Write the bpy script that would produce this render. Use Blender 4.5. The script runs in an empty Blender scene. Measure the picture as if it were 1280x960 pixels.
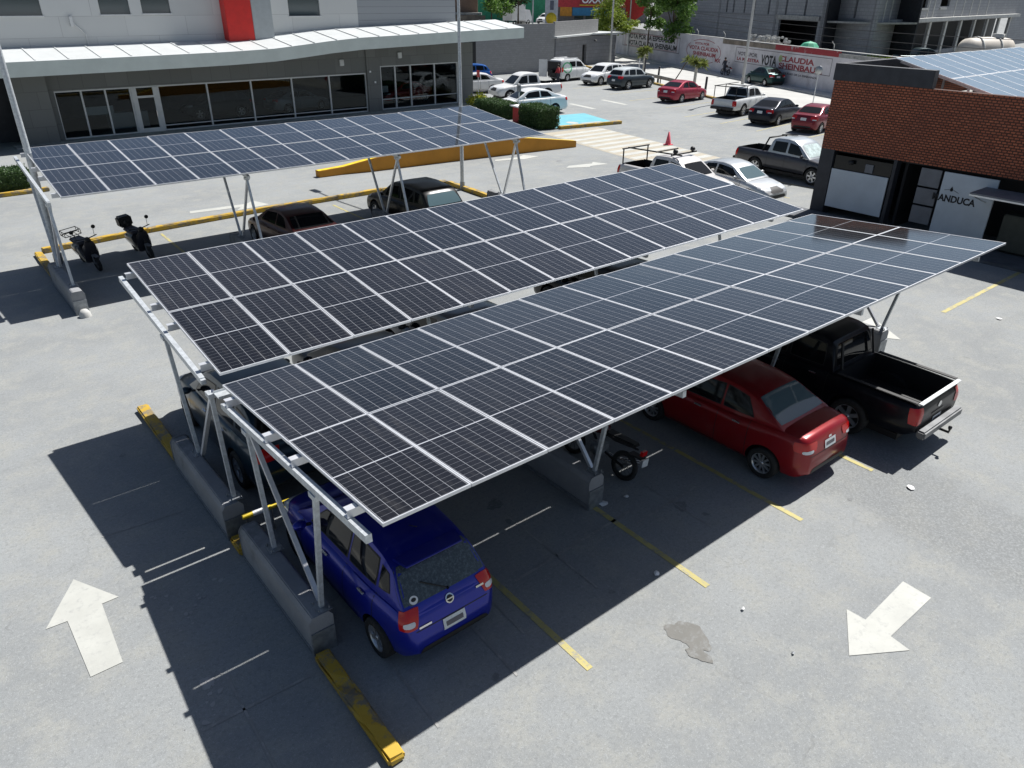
import bpy, bmesh, math, random
import numpy as np
from mathutils import Vector, Matrix
from mathutils.bvhtree import BVHTree
random.seed(7)
PI=math.pi
sc=bpy.context.scene
COL=sc.collection
R=math.radians
# ------------------------------------------------------------------ materials
def newmat(name):
    m=bpy.data.materials.new(name); m.use_nodes=True
    nt=m.node_tree; b=nt.nodes['Principled BSDF']
    return m,nt,b
def N(nt,t,**k):
    n=nt.nodes.new(t)
    for a,v in k.items():
        if a in ('operation','blend_type','data_type','noise_dimensions','feature','interpolation_type','offset'): setattr(n,a,v)
    return n
def mathn(nt,op,a,b=None,c=None):
    n=nt.nodes.new('ShaderNodeMath'); n.operation=op
    for i,v in enumerate((a,b,c)):
        if v is None: continue
        if isinstance(v,(int,float)): n.inputs[i].default_value=v
        else: nt.links.new(v,n.inputs[i])
    return n.outputs[0]
def mixc(nt,f,a,b,mode='MIX'):
    n=nt.nodes.new('ShaderNodeMix'); n.data_type='RGBA'; n.blend_type=mode
    for i,v in ((0,f),(6,a),(7,b)):
        if isinstance(v,(int,float)): n.inputs[i].default_value=v
        elif isinstance(v,tuple): n.inputs[i].default_value=(*v[:3],1)
        else: nt.links.new(v,n.inputs[i])
    return n.outputs[2]
def ramp(nt,f,p0,p1):
    n=nt.nodes.new('ShaderNodeMapRange'); n.interpolation_type='SMOOTHSTEP'
    n.inputs[1].default_value=p0; n.inputs[2].default_value=p1
    nt.links.new(f,n.inputs[0]); return n.outputs[0]
def noise(nt,co,scale,detail=4,rough=.6):
    n=nt.nodes.new('ShaderNodeTexNoise'); n.inputs['Scale'].default_value=scale
    n.inputs['Detail'].default_value=detail; n.inputs['Roughness'].default_value=rough
    if co is not None: nt.links.new(co,n.inputs['Vector'])
    return n.outputs[0]
def coords(nt,kind='Object'):
    n=nt.nodes.new('ShaderNodeTexCoord'); return n.outputs[kind]
def bump(nt,b,h,strength=.3,dist=.01):
    n=nt.nodes.new('ShaderNodeBump'); n.inputs['Strength'].default_value=strength; n.inputs['Distance'].default_value=dist
    nt.links.new(h,n.inputs['Height']); nt.links.new(n.outputs[0],b.inputs['Normal'])
def mat(name,col,rough=.6,metal=0.,var=.15,scale=3.,bmp=0.,coat=0.,dirt=None,ds=1.2,spec=.5):
    m,nt,b=newmat(name); co=coords(nt)
    f=noise(nt,co,scale); lo=tuple(c*(1-var) for c in col); hi=tuple(min(1,c*(1+var)) for c in col)
    c=mixc(nt,ramp(nt,f,.3,.7),lo,hi)
    if dirt:
        g=ramp(nt,noise(nt,co,ds,6,.7),.5,.72); c=mixc(nt,g,c,dirt)
    nt.links.new(c,b.inputs['Base Color'])
    b.inputs['Roughness'].default_value=rough; b.inputs['Metallic'].default_value=metal
    b.inputs['Coat Weight'].default_value=coat; b.inputs['Coat Roughness'].default_value=.04
    b.inputs['Specular IOR Level'].default_value=spec
    if bmp: bump(nt,b,noise(nt,co,scale*12,3),bmp,.01)
    return m
M={}
# asphalt
def asphalt(name,base=(.258,.270,.272),band=True,scale=1.):
    m,nt,b=newmat(name); co=coords(nt)
    big=ramp(nt,noise(nt,co,.22*scale,5,.6),.35,.68)
    c=mixc(nt,big,tuple(x*.88 for x in base),tuple(x*1.10 for x in base))
    mid=ramp(nt,noise(nt,co,1.6*scale,6,.7),.42,.7)
    c=mixc(nt,mid,c,tuple(x*v for x,v in zip(base,(1.14,1.10,1.02))))
    # streaks along the driving lanes
    mp=nt.nodes.new('ShaderNodeMapping'); mp.inputs['Scale'].default_value=(.25,2.2,1); nt.links.new(co,mp.inputs[0])
    st=ramp(nt,noise(nt,mp.outputs[0],.7,5,.7),.5,.75)
    c=mixc(nt,mathn(nt,'MULTIPLY',st,.35),c,tuple(x*.75 for x in base))
    if band:
        # coarser worn band crossing the lane in front
        sp=nt.nodes.new('ShaderNodeSeparateXYZ'); nt.links.new(co,sp.inputs[0])
        d=mathn(nt,'ADD',mathn(nt,'ADD',mathn(nt,'MULTIPLY',sp.outputs[0],.93),mathn(nt,'MULTIPLY',sp.outputs[1],-.05)),-9.0)
        d=mathn(nt,'ADD',mathn(nt,'ABSOLUTE',d),mathn(nt,'MULTIPLY',noise(nt,co,1.1,6,.7),1.6))
        w=ramp(nt,d,2.1,1.5)
        yy=ramp(nt,sp.outputs[1],-3.5,-4.6); w=mathn(nt,'MULTIPLY',w,yy)
        c=mixc(nt,mathn(nt,'MULTIPLY',w,.45),c,tuple(x*.86 for x in base)); wband=w
    g0=noise(nt,co,17,4,.85)
    c=mixc(nt,mathn(nt,'MULTIPLY',ramp(nt,g0,.50,.62),.55),c,tuple(x*.70 for x in base))
    g1=noise(nt,co,22,4,.85)
    c=mixc(nt,mathn(nt,'MULTIPLY',ramp(nt,g1,.53,.64),.55),c,tuple(min(1,x*1.38) for x in base))
    g2=noise(nt,co,4.5,6,.8)
    c=mixc(nt,mathn(nt,'MULTIPLY',ramp(nt,g2,.50,.66),.30),c,tuple(x*.78 for x in base))
    fine=noise(nt,co,70,2,.8)
    c=mixc(nt,mathn(nt,'MULTIPLY',ramp(nt,fine,.5,.75),.5),c,tuple(x*.62 for x in base))
    if band:
        vg=nt.nodes.new('ShaderNodeTexVoronoi'); vg.inputs['Scale'].default_value=26; nt.links.new(co,vg.inputs['Vector'])
        vd=mathn(nt,'MULTIPLY',ramp(nt,vg.outputs[0],.35,.62),wband); c=mixc(nt,mathn(nt,'MULTIPLY',vd,.26),c,tuple(x*.42 for x in base))
        vh=mathn(nt,'MULTIPLY',ramp(nt,vg.outputs[0],.22,.12),wband); c=mixc(nt,mathn(nt,'MULTIPLY',vh,.2),c,tuple(x*1.5 for x in base))
    fine2=noise(nt,co,95,1,.5)
    c=mixc(nt,mathn(nt,'MULTIPLY',ramp(nt,fine2,.62,.75),.7),c,tuple(min(1,x*1.7) for x in base))
    spk=nt.nodes.new('ShaderNodeTexVoronoi'); spk.inputs['Scale'].default_value=2.3; nt.links.new(co,spk.inputs['Vector'])
    sm=ramp(nt,spk.outputs[0],.028,.018)
    c=mixc(nt,mathn(nt,'MULTIPLY',sm,.5),c,(.05,.05,.05))
    # cracks
    wv=nt.nodes.new('ShaderNodeTexVoronoi'); wv.feature='DISTANCE_TO_EDGE'; wv.inputs['Scale'].default_value=.16
    va=nt.nodes.new('ShaderNodeVectorMath'); va.operation='ADD'
    nn=nt.nodes.new('ShaderNodeTexNoise'); nn.inputs['Scale'].default_value=.8; nn.inputs['Detail'].default_value=8; nt.links.new(co,nn.inputs['Vector'])
    vs=nt.nodes.new('ShaderNodeVectorMath'); vs.operation='SCALE'; vs.inputs['Scale'].default_value=2.2
    nt.links.new(nn.outputs[1],vs.inputs[0]); nt.links.new(co,va.inputs[0]); nt.links.new(vs.outputs[0],va.inputs[1]); nt.links.new(va.outputs[0],wv.inputs['Vector'])
    ck=ramp(nt,wv.outputs[0],.0032,.0012); ck=mathn(nt,'MULTIPLY',ck,ramp(nt,noise(nt,co,.35,3),.45,.6))
    c=mixc(nt,mathn(nt,'MULTIPLY',ck,.16),c,(.09,.09,.085))
    nt.links.new(c,b.inputs['Base Color']); b.inputs['Roughness'].default_value=.9; b.inputs['Specular IOR Level'].default_value=.25
    bump(nt,b,noise(nt,co,60,3,.7),.35,.01)
    return m
M['asphalt']=asphalt('asphalt')
M['concrete']=mat('concrete',(.33,.33,.32),.85,var=.18,scale=2.5,bmp=.3,dirt=(.16,.16,.15))
M['white_conc']=mat('pale_concrete',(.50,.50,.48),.8,var=.1,scale=1.,bmp=.1,dirt=(.38,.38,.36))
M['barrier']=mat('barrier_concrete',(.27,.275,.285),.75,var=.12,scale=2,bmp=.3,dirt=(.17,.175,.18),ds=1.2)
def worn(name,col,under,thr=.52,scale=3.5,rough=.7,soft=.08):
    m,nt,b=newmat(name); co=coords(nt)
    f=ramp(nt,noise(nt,co,scale,8,.75),thr,thr+soft)
    c0=mixc(nt,ramp(nt,noise(nt,co,1.2),.3,.7),tuple(x*.85 for x in col),col)
    c=mixc(nt,f,c0,under); nt.links.new(c,b.inputs['Base Color']); b.inputs['Roughness'].default_value=rough
    bump(nt,b,noise(nt,co,40,3),.2,.01); return m
M['yellow_kerb']=worn('worn_yellow_kerb_paint',(.50,.32,.03),(.20,.17,.12),.47,2.6,soft=.12)
M['yellow_line']=worn('worn_yellow_line_paint',(.46,.40,.15),(.25,.245,.22),.48,5,soft=.15)
M['faded_line']=worn('faded_yellow_line_paint',(.42,.37,.18),(.24,.24,.22),.50,5)
M['ghost_line']=worn('ghost_line_paint',(.33,.33,.32),(.235,.24,.235),.45,4)
M['white_line']=worn('worn_white_paint',(.47,.475,.44),(.34,.345,.33),.50,9,soft=.22)
M['cream']=worn('cream_crossing_paint',(.40,.36,.28),(.30,.29,.26),.6,5)
M['orange']=worn('orange_wall_paint',(.55,.24,.02),(.40,.16,.02),.55,1.2,soft=.3)
M['blue_pad']=worn('turquoise_bay_paint',(.13,.42,.50),(.25,.42,.46),.6,4)
M['stain']=worn('oil_stain',(.185,.182,.168),(.245,.252,.25),.46,7,.85,soft=.25)
M['galv']=mat('galvanised_steel',(.56,.59,.61),.45,.45,var=.15,scale=14)
M['alu']=mat('anodised_aluminium',(.72,.73,.75),.38,.55,var=.05,scale=8)
M['alu_dark']=mat('steel_rail',(.40,.42,.43),.5,.6,var=.15,scale=10)
M['plate']=mat('steel_plate',(.30,.32,.34),.5,.7,var=.2,scale=12)
M['black']=mat('black_plastic',(.012,.012,.013),.55,var=.2)
M['rubber']=mat('tyre_rubber',(.018,.018,.018),.85,var=.3,scale=20)
M['rim']=mat('alloy_rim',(.55,.56,.58),.3,.8,var=.05)
M['rim_dark']=mat('dark_rim',(.12,.12,.12),.4,.6,var=.05)
M['chrome']=mat('chrome_trim',(.75,.75,.76),.15,.9,var=.02)
M['lamp_red']=mat('red_lamp_plastic',(.50,.006,.006),.2,coat=.15,var=.1)
M['lamp_clear']=mat('clear_lamp_plastic',(.62,.64,.66),.12,coat=.6,var=.1)
M['plate_white']=mat('licence_plate_white',(.70,.72,.72),.5,var=.1,scale=40)
M['red_plastic']=mat('red_plastic',(.45,.02,.02),.5)
M['pink']=mat('faded_pink_plastic',(.70,.10,.14),.5)
M['tan']=mat('tan_fabric',(.30,.27,.20),.8)
M['sunshade']=mat('silver_sunshade',(.45,.55,.55),.45,.1,var=.25,scale=5)
def glass_mat(name,col,rough=.04,ior=1.6,spec=.6):
    m,nt,b=newmat(name); b.inputs['Base Color'].default_value=(*col,1); b.inputs['Roughness'].default_value=rough
    b.inputs['IOR'].default_value=ior; b.inputs['Specular IOR Level'].default_value=spec; return m
M['glass']=glass_mat('dark_car_glass',(.008,.009,.010),.04,1.5,.30)
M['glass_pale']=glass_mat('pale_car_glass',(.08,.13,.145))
def clear_glass():
    m,nt,b=newmat('window_glass'); o=nt.nodes['Material Output']
    fr=nt.nodes.new('ShaderNodeFresnel'); fr.inputs[0].default_value=1.5
    tr=nt.nodes.new('ShaderNodeBsdfTransparent'); tr.inputs[0].default_value=(.75,.79,.79,1); gl=nt.nodes.new('ShaderNodeBsdfGlossy'); gl.inputs['Roughness'].default_value=.015; gl.inputs[0].default_value=(.34,.37,.40,1)
    ms=nt.nodes.new('ShaderNodeMixShader'); nt.links.new(fr.outputs[0],ms.inputs[0]); nt.links.new(tr.outputs[0],ms.inputs[1]); nt.links.new(gl.outputs[0],ms.inputs[2]); nt.links.new(ms.outputs[0],o.inputs[0]); return m
M['glass_win']=clear_glass()
M['glass_up']=glass_mat('upper_window_glass',(.05,.075,.085),.05,1.7,.7)
def car_paint(name,col,metal=.3,rough=.28):
    m,nt,b=newmat(name); co=coords(nt)
    c=mixc(nt,ramp(nt,noise(nt,co,2.2,5,.6),.4,.75),col,tuple(x*.86+.012 for x in col)); nt.links.new(c,b.inputs['Base Color'])
    b.inputs['Metallic'].default_value=metal; b.inputs['Roughness'].default_value=rough
    b.inputs['Coat Weight'].default_value=.38; b.inputs['Coat Roughness'].default_value=.06; b.inputs['Specular IOR Level'].default_value=.35; return m
PAINT={}
def paint(key,col,metal=.3,rough=.3):
    if key not in PAINT: PAINT[key]=car_paint(key+'_car_paint',col,metal,rough)
    return PAINT[key]
# solar cells
PW,PD=1.1059,2.298
def cell_mat(name='monocrystalline_cells',ca=(.0055,.0048,.0050),cb_=(.013,.0112,.0115),gain=1.8):
    m,nt,b=newmat(name); co=coords(nt)
    sp=nt.nodes.new('ShaderNodeSeparateXYZ'); nt.links.new(co,sp.inputs[0])
    w=PW-.07; d=PD-.07
    x=mathn(nt,'MULTIPLY',mathn(nt,'SUBTRACT',sp.outputs[0],.035),6/w)
    y=mathn(nt,'MULTIPLY',mathn(nt,'SUBTRACT',sp.outputs[1],.035),24/d)
    fx=mathn(nt,'ABSOLUTE',mathn(nt,'SUBTRACT',mathn(nt,'FRACT',x),.5))
    fy=mathn(nt,'ABSOLUTE',mathn(nt,'SUBTRACT',mathn(nt,'FRACT',y),.5))
    lx=mathn(nt,'GREATER_THAN',fx,.5-.014); ly=mathn(nt,'GREATER_THAN',fy,.5-.021)
    midg=mathn(nt,'LESS_THAN',mathn(nt,'ABSOLUTE',mathn(nt,'SUBTRACT',sp.outputs[1],PD/2)),.010)
    oi=nt.nodes.new('ShaderNodeObjectInfo')
    cc=mixc(nt,oi.outputs['Random'],ca,cb_)
    cc=mixc(nt,mathn(nt,'MULTIPLY',ramp(nt,noise(nt,co,.6,3,.5),.4,.8),.35),cc,tuple(x*1.5 for x in cb_))
    mp=nt.nodes.new('ShaderNodeMapping'); mp.inputs['Scale'].default_value=(7,.8,1); nt.links.new(co,mp.inputs[0])
    va=nt.nodes.new('ShaderNodeVectorMath'); va.operation='ADD'; cb=nt.nodes.new('ShaderNodeCombineXYZ'); nt.links.new(mathn(nt,'MULTIPLY',oi.outputs['Random'],37.),cb.inputs[0]); nt.links.new(cb.outputs[0],va.inputs[1]); nt.links.new(mp.outputs[0],va.inputs[0])
    du=ramp(nt,noise(nt,va.outputs[0],1.1,5,.65),.50,.80)
    cc=mixc(nt,mathn(nt,'MULTIPLY',du,.16),cc,(.16,.15,.135))
    bus=mathn(nt,'GREATER_THAN',mathn(nt,'ABSOLUTE',mathn(nt,'SUBTRACT',mathn(nt,'FRACT',mathn(nt,'MULTIPLY',x,9)),.5)),.46)
    c=mixc(nt,mathn(nt,'MULTIPLY',bus,.13),cc,(.12,.115,.11))
    c=mixc(nt,mathn(nt,'MULTIPLY',ly,.32),c,(.42,.43,.46))
    c=mixc(nt,mathn(nt,'MULTIPLY',lx,.62),c,(.50,.51,.54))
    c=mixc(nt,midg,c,(.40,.41,.44))
    nt.links.new(c,b.inputs['Base Color'])
    r=mathn(nt,'ADD',mathn(nt,'MULTIPLY',ramp(nt,noise(nt,co,.7,3,.5),.3,.8),.05),.06)
    nt.links.new(r,b.inputs['Roughness']); b.inputs['Specular IOR Level'].default_value=.5; b.inputs['IOR'].default_value=1.55
    # anti-reflective solar glass: weak mirror from above, strong towards grazing
    b.inputs['Specular IOR Level'].default_value=.0
    fr=nt.nodes.new('ShaderNodeFresnel'); fr.inputs[0].default_value=1.33
    gl=nt.nodes.new('ShaderNodeBsdfGlossy'); nt.links.new(r,gl.inputs['Roughness']); gl.inputs[0].default_value=(.92,.97,1,1)
    ms=nt.nodes.new('ShaderNodeMixShader'); nt.links.new(mathn(nt,'MINIMUM',mathn(nt,'MULTIPLY',fr.outputs[0],gain),.9),ms.inputs[0]); nt.links.new(b.outputs[0],ms.inputs[1]); nt.links.new(gl.outputs[0],ms.inputs[2]); nt.links.new(ms.outputs[0],nt.nodes['Material Output'].inputs[0])
    return m
M['cells']=cell_mat()
M['backsheet']=mat('panel_backsheet',(.5,.5,.52),.7,var=.05)
M['cells_pale']=mat('sky_glare_roof_cells',(.20,.27,.30),.18,var=.15,scale=2)  # lighter cell colour carries the sky glare of the roof panels
# brick lattice
def brick_mat():
    m,nt,b=newmat('red_brick_lattice'); co=coords(nt)
    sp=nt.nodes.new('ShaderNodeSeparateXYZ'); nt.links.new(co,sp.inputs[0])
    cb=nt.nodes.new('ShaderNodeCombineXYZ'); nt.links.new(mathn(nt,'ADD',sp.outputs[1],sp.outputs[0]),cb.inputs[0]); nt.links.new(sp.outputs[2],cb.inputs[1])
    br=nt.nodes.new('ShaderNodeTexBrick'); nt.links.new(cb.outputs[0],br.inputs['Vector'])
    br.inputs['Color1'].default_value=(.46,.14,.07,1); br.inputs['Color2'].default_value=(.31,.085,.042,1); br.inputs['Mortar'].default_value=(.07,.03,.02,1)
    br.inputs['Scale'].default_value=1; br.inputs['Mortar Size'].default_value=.017; br.inputs['Brick Width'].default_value=.16; br.inputs['Row Height'].default_value=.085; br.inputs['Mortar Smooth'].default_value=.2
    c=mixc(nt,mathn(nt,'MULTIPLY',ramp(nt,noise(nt,co,.8,5),.4,.7),.35),br.outputs[0],(.14,.05,.035))
    nt.links.new(c,b.inputs['Base Color']); b.inputs['Roughness'].default_value=.85
    bump(nt,b,mathn(nt,'SUBTRACT',1,br.outputs[1]),.9,.04); return m
M['brick']=brick_mat()
def block_mat(name,col,mortar,bw=.4,rh=.2,ms=.012,var=.3):
    m,nt,b=newmat(name); co=coords(nt)
    sp=nt.nodes.new('ShaderNodeSeparateXYZ'); nt.links.new(co,sp.inputs[0])
    cb=nt.nodes.new('ShaderNodeCombineXYZ'); nt.links.new(mathn(nt,'ADD',sp.outputs[1],sp.outputs[0]),cb.inputs[0]); nt.links.new(sp.outputs[2],cb.inputs[1])
    br=nt.nodes.new('ShaderNodeTexBrick'); nt.links.new(cb.outputs[0],br.inputs['Vector'])
    br.inputs['Color1'].default_value=(*col,1); br.inputs['Color2'].default_value=(*[x*.85 for x in col],1); br.inputs['Mortar'].default_value=(*mortar,1)
    br.inputs['Scale'].default_value=1; br.inputs['Mortar Size'].default_value=ms; br.inputs['Brick Width'].default_value=bw; br.inputs['Row Height'].default_value=rh
    c=mixc(nt,mathn(nt,'MULTIPLY',ramp(nt,noise(nt,co,.35,6,.7),.4,.7),.6),br.outputs[0],tuple(x*(1-var) for x in col))
    nt.links.new(c,b.inputs['Base Color']); b.inputs['Roughness'].default_value=.9; return m
M['block']=block_mat('grey_block_wall',(.30,.30,.30),(.21,.21,.21),var=.15)
M['block_dark']=block_mat('dark_block_wall',(.24,.245,.26),(.15,.15,.16),.8,.4,.02,.15)
M['block_raw']=block_mat('raw_block_facade',(.33,.34,.36),(.22,.225,.24),.8,.4,.03,.25)
M['cladding']=block_mat('grey_tile_cladding',(.20,.205,.20),(.12,.12,.12),1.2,.9,.012,.15)
M['white_panel']=block_mat('white_facade_panels',(.62,.63,.62),(.42,.42,.42),3.4,1.05,.015,.08)
M['corrug']=block_mat('grey_lap_cladding',(.33,.35,.37),(.2,.2,.22),40,.42,.02,.1)
M['bwall']=mat('weathered_painted_wall',(.62,.60,.62),.9,var=.12,scale=.6,dirt=(.46,.44,.45),ds=.5)
M['red_paint']=worn('red_wall_paint',(.33,.03,.04),(.35,.30,.31),.55,1.)
M['mortar']=mat('raw_mortar',(.20,.17,.14),.95,var=.3,scale=1.2)
M['canopy']=mat('canopy_fascia',(.60,.65,.61),.5,var=.05,scale=1)
M['canopy_top']=mat('white_metal_sheet',(.52,.54,.54),.5,var=.04,scale=1)
M['red_fin']=mat('red_cladding',(.62,.025,.02),.45,var=.06)
M['grey_fin']=mat('grey_fin_cladding',(.38,.41,.42),.5,var=.05)
M['white_frame']=mat('white_window_frame',(.62,.63,.63),.45,var=.05)
M['dark_paint']=mat('dark_fascia_paint',(.030,.032,.040),.6,var=.2)
M['white_board']=mat('white_board',(.50,.55,.60),.5,var=.06,scale=1.2)
M['grey_board']=mat('grey_board',(.16,.165,.18),.6,var=.1)
M['ink']=mat('black_paint_lettering',(.02,.02,.022),.7)
M['ink_grey']=mat('grey_paint_lettering',(.14,.13,.14),.8)
M['ink_red']=mat('dark_red_paint_lettering',(.30,.05,.06),.8)
M['white_ink']=mat('white_sign_lettering',(.8,.8,.8),.5)
M['yellow_sign']=mat('yellow_sign_paint',(.75,.55,.03),.5)
M['blue_sign']=mat('blue_sign_paint',(.03,.22,.42),.5)
M['green_wall']=mat('green_wall_paint',(.05,.30,.16),.8)
M['tank']=mat('cream_tank_plastic',(.55,.50,.43),.6,var=.1,scale=1)
M['bark']=mat('bark',(.10,.075,.055),.95,var=.3,scale=8,bmp=.6)
M['white_bark']=mat('whitewashed_bark',(.55,.53,.47),.9,var=.2,scale=8)
def leaf_mat(name,a,b_):
    m,nt,b=newmat(name); g=nt.nodes.new('ShaderNodeNewGeometry')
    c=mixc(nt,g.outputs['Random Per Island'],a,b_); nt.links.new(c,b.inputs['Base Color'])
    b.inputs['Roughness'].default_value=.6
    t=nt.nodes.new('ShaderNodeBsdfTranslucent'); nt.links.new(c,t.inputs[0])
    ms=nt.nodes.new('ShaderNodeMixShader'); ms.inputs[0].default_value=.35
    o=nt.nodes['Material Output']; nt.links.new(b.outputs[0],ms.inputs[1]); nt.links.new(t.outputs[0],ms.inputs[2]); nt.links.new(ms.outputs[0],o.inputs[0])
    return m
M['leaf']=leaf_mat('green_leaves',(.07,.15,.03),(.16,.28,.05))
M['leaf_y']=leaf_mat('yellow_green_leaves',(.15,.23,.03),(.32,.38,.06))
M['leaf_d']=leaf_mat('dark_hedge_leaves',(.028,.065,.02),(.075,.14,.04))
M['leaf_y2']=leaf_mat('bright_shrub_leaves',(.25,.30,.02),(.45,.45,.04))
M['palm']=leaf_mat('yucca_leaves',(.10,.14,.03),(.25,.28,.08))
M['skin']=mat('skin',(.35,.2,.14),.6); M['cloth_red']=mat('red_shirt',(.35,.03,.04),.8); M['cloth_dark']=mat('dark_clothes',(.03,.035,.05),.85); M['hair']=mat('dark_hair',(.015,.012,.01),.7)
# ------------------------------------------------------------------ mesh helpers
class MB:
    def __init__(s): s.v=[];s.f=[];s.mi=[];s.sm=[]
    def add(s,vs,fs,mi=0,sm=False):
        o=len(s.v); s.v+= [tuple(v) for v in vs]; s.f+=[tuple(i+o for i in f) for f in fs]; s.mi+=[mi]*len(fs); s.sm+=[sm]*len(fs)
    def box(s,c,d,rz=0,mi=0,M_=None):
        x,y,z=[a/2 for a in d]; vs=[]
        for sx,sy,sz in ((-1,-1,-1),(1,-1,-1),(1,1,-1),(-1,1,-1),(-1,-1,1),(1,-1,1),(1,1,1),(-1,1,1)):
            v=Vector((sx*x,sy*y,sz*z))
            if M_: v=M_@v
            elif rz: v=Matrix.Rotation(rz,3,'Z')@v
            vs.append(Vector(c)+v)
        s.add(vs,[(0,3,2,1),(4,5,6,7),(0,1,5,4),(1,2,6,5),(2,3,7,6),(3,0,4,7)],mi)
    def bx(s,x0,x1,y0,y1,z0,z1,mi=0): s.box(((x0+x1)/2,(y0+y1)/2,(z0+z1)/2),(x1-x0,y1-y0,z1-z0),mi=mi)
    def bar(s,a,b,w,h,mi=0,up=(0,0,1)):
        a=Vector(a);b=Vector(b);d=(b-a);L=d.length;d.normalize(); u=Vector(up)
        if abs(d.dot(u))>.98: u=Vector((1,0,0))
        r=d.cross(u).normalized(); u=r.cross(d).normalized()
        s.box((a+b)/2,(L,w,h),M_=Matrix((d,r,u)).transposed(),mi=mi)
    def tube(s,pts,rad,n=10,mi=0,cap=True):
        pts=[Vector(p) for p in pts]; rs=rad if isinstance(rad,(list,tuple)) else [rad]*len(pts); vs=[];fs=[]
        for i,p in enumerate(pts):
            d=(pts[min(i+1,len(pts)-1)]-pts[max(i-1,0)]).normalized()
            u=Vector((0,0,1)) if abs(d.z)<.95 else Vector((1,0,0))
            r=d.cross(u).normalized(); u=r.cross(d)
            for k in range(n):
                a=2*PI*k/n; vs.append(p+(r*math.cos(a)+u*math.sin(a))*rs[i])
        for i in range(len(pts)-1):
            for k in range(n): fs.append((i*n+k,i*n+(k+1)%n,(i+1)*n+(k+1)%n,(i+1)*n+k))
        s.add(vs,fs,mi,True)
        if cap: s.add(vs[:n],[tuple(range(n))[::-1]],mi); s.add(vs[-n:],[tuple(range(n))],mi)
    def lathe(s,prof,c=(0,0,0),axis='Z',n=24,mi=0,sm=True,closed=False):
        vs=[];fs=[]; m=len(prof)
        for k in range(n):
            a=2*PI*k/n
            for r,z in prof:
                p=(r*math.cos(a),r*math.sin(a),z)
                if axis=='Y': p=(p[0],p[2],p[1])
                if axis=='X': p=(p[2],p[0],p[1])
                vs.append(Vector(c)+Vector(p))
        for k in range(n):
            k2=(k+1)%n
            for j in range(m-1 if not closed else m):
                j2=(j+1)%m; fs.append((k*m+j,k2*m+j,k2*m+j2,k*m+j2))
        s.add(vs,fs,mi,sm)
    def prism(s,poly,z0,z1,mi=0,f=None):
        n=len(poly); f=f or (lambda x,y,z:(x,y,z))
        vs=[f(x,y,z0) for x,y in poly]+[f(x,y,z1) for x,y in poly]
        s.add(vs,[tuple(range(n))[::-1],tuple(range(n,2*n))]+[(i,(i+1)%n,(i+1)%n+n,i+n) for i in range(n)],mi)
    def build(s,name,mats,parent=None,loc=None,bevel=0,sharp=None,fix=True):
        me=bpy.data.meshes.new(name); me.from_pydata(s.v,[],s.f)
        for m in (mats if isinstance(mats,(list,tuple)) else [mats]): me.materials.append(m if not isinstance(m,str) else M[m])
        me.polygons.foreach_set('material_index',s.mi); me.polygons.foreach_set('use_smooth',s.sm)
        me.update()
        if fix or bevel:
            bm=bmesh.new(); bm.from_mesh(me)
            if bevel: bmesh.ops.bevel(bm,geom=[e for e in bm.edges if len(e.link_faces)==2 and e.calc_face_angle(0)>.6],offset=bevel,segments=2,affect='EDGES')
            bmesh.ops.recalc_face_normals(bm,faces=bm.faces); bm.to_mesh(me); bm.free()
        if sharp: me.set_sharp_from_angle(angle=R(sharp))
        o=bpy.data.objects.new(name,me); COL.objects.link(o)
        if loc: o.location=loc
        if parent: o.parent=parent
        return o
def tag(o,label=None,cat=None,group=None,kind=None):
    if label: o['label']=label
    if cat: o['category']=cat
    if group: o['group']=group
    if kind: o['kind']=kind
    return o
def empty(name,loc=(0,0,0),rz=0,label=None,cat=None,group=None):
    o=bpy.data.objects.new(name,None); COL.objects.link(o); o.location=loc; o.rotation_euler=(0,0,rz); o.empty_display_size=.2
    return tag(o,label,cat,group)
def copy_tree(o,parent=None):
    c=o.copy(); COL.objects.link(c)
    if parent: c.parent=parent
    for ch in list(o.children): copy_tree(ch,c)
    return c
def text_mesh(s,h,depth=.01,width=None):
    cu=bpy.data.curves.new('t','FONT'); cu.body=s; cu.size=1; cu.extrude=.5; cu.offset=.034; cu.align_x='CENTER'; cu.resolution_u=4
    ob=bpy.data.objects.new('t',cu); COL.objects.link(ob); dg=bpy.context.evaluated_depsgraph_get(); dg.update()
    me=bpy.data.meshes.new_from_object(ob.evaluated_get(dg)); vs=[v.co.copy() for v in me.vertices]; fs=[tuple(p.vertices) for p in me.polygons]
    bpy.data.objects.remove(ob); bpy.data.curves.remove(cu); bpy.data.meshes.remove(me)
    x0=min(v.x for v in vs);x1=max(v.x for v in vs);y0=min(v.y for v in vs);y1=max(v.y for v in vs)
    sy=h/(y1-y0); sx=(width/(x1-x0)) if width else sy
    return [Vector(((v.x-(x0+x1)/2)*sx,(v.y-(y0+y1)/2)*sy,v.z*depth)) for v in vs],fs
def put_text(name,s,h,width,loc,xdir,updir,m,parent=None,depth=.01):
    vs,fs=text_mesh(s,h,depth,width); X=Vector(xdir).normalized();Y=Vector(updir).normalized();Z=X.cross(Y)
    mb=MB(); mb.add([Vector(loc)+X*v.x+Y*v.y+Z*v.z for v in vs],fs); return mb.build(name,m,parent,fix=False)
def sheet(name,poly,z,m,label=None,cat=None,group=None,kind='structure'):
    mb=MB(); mb.add([(x,y,z) for x,y in poly],[tuple(range(len(poly)))]); o=mb.build(name,m)
    if o.data.polygons[0].normal.z<0: o.data.flip_normals()
    return tag(o,label,cat,group,kind)
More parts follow.
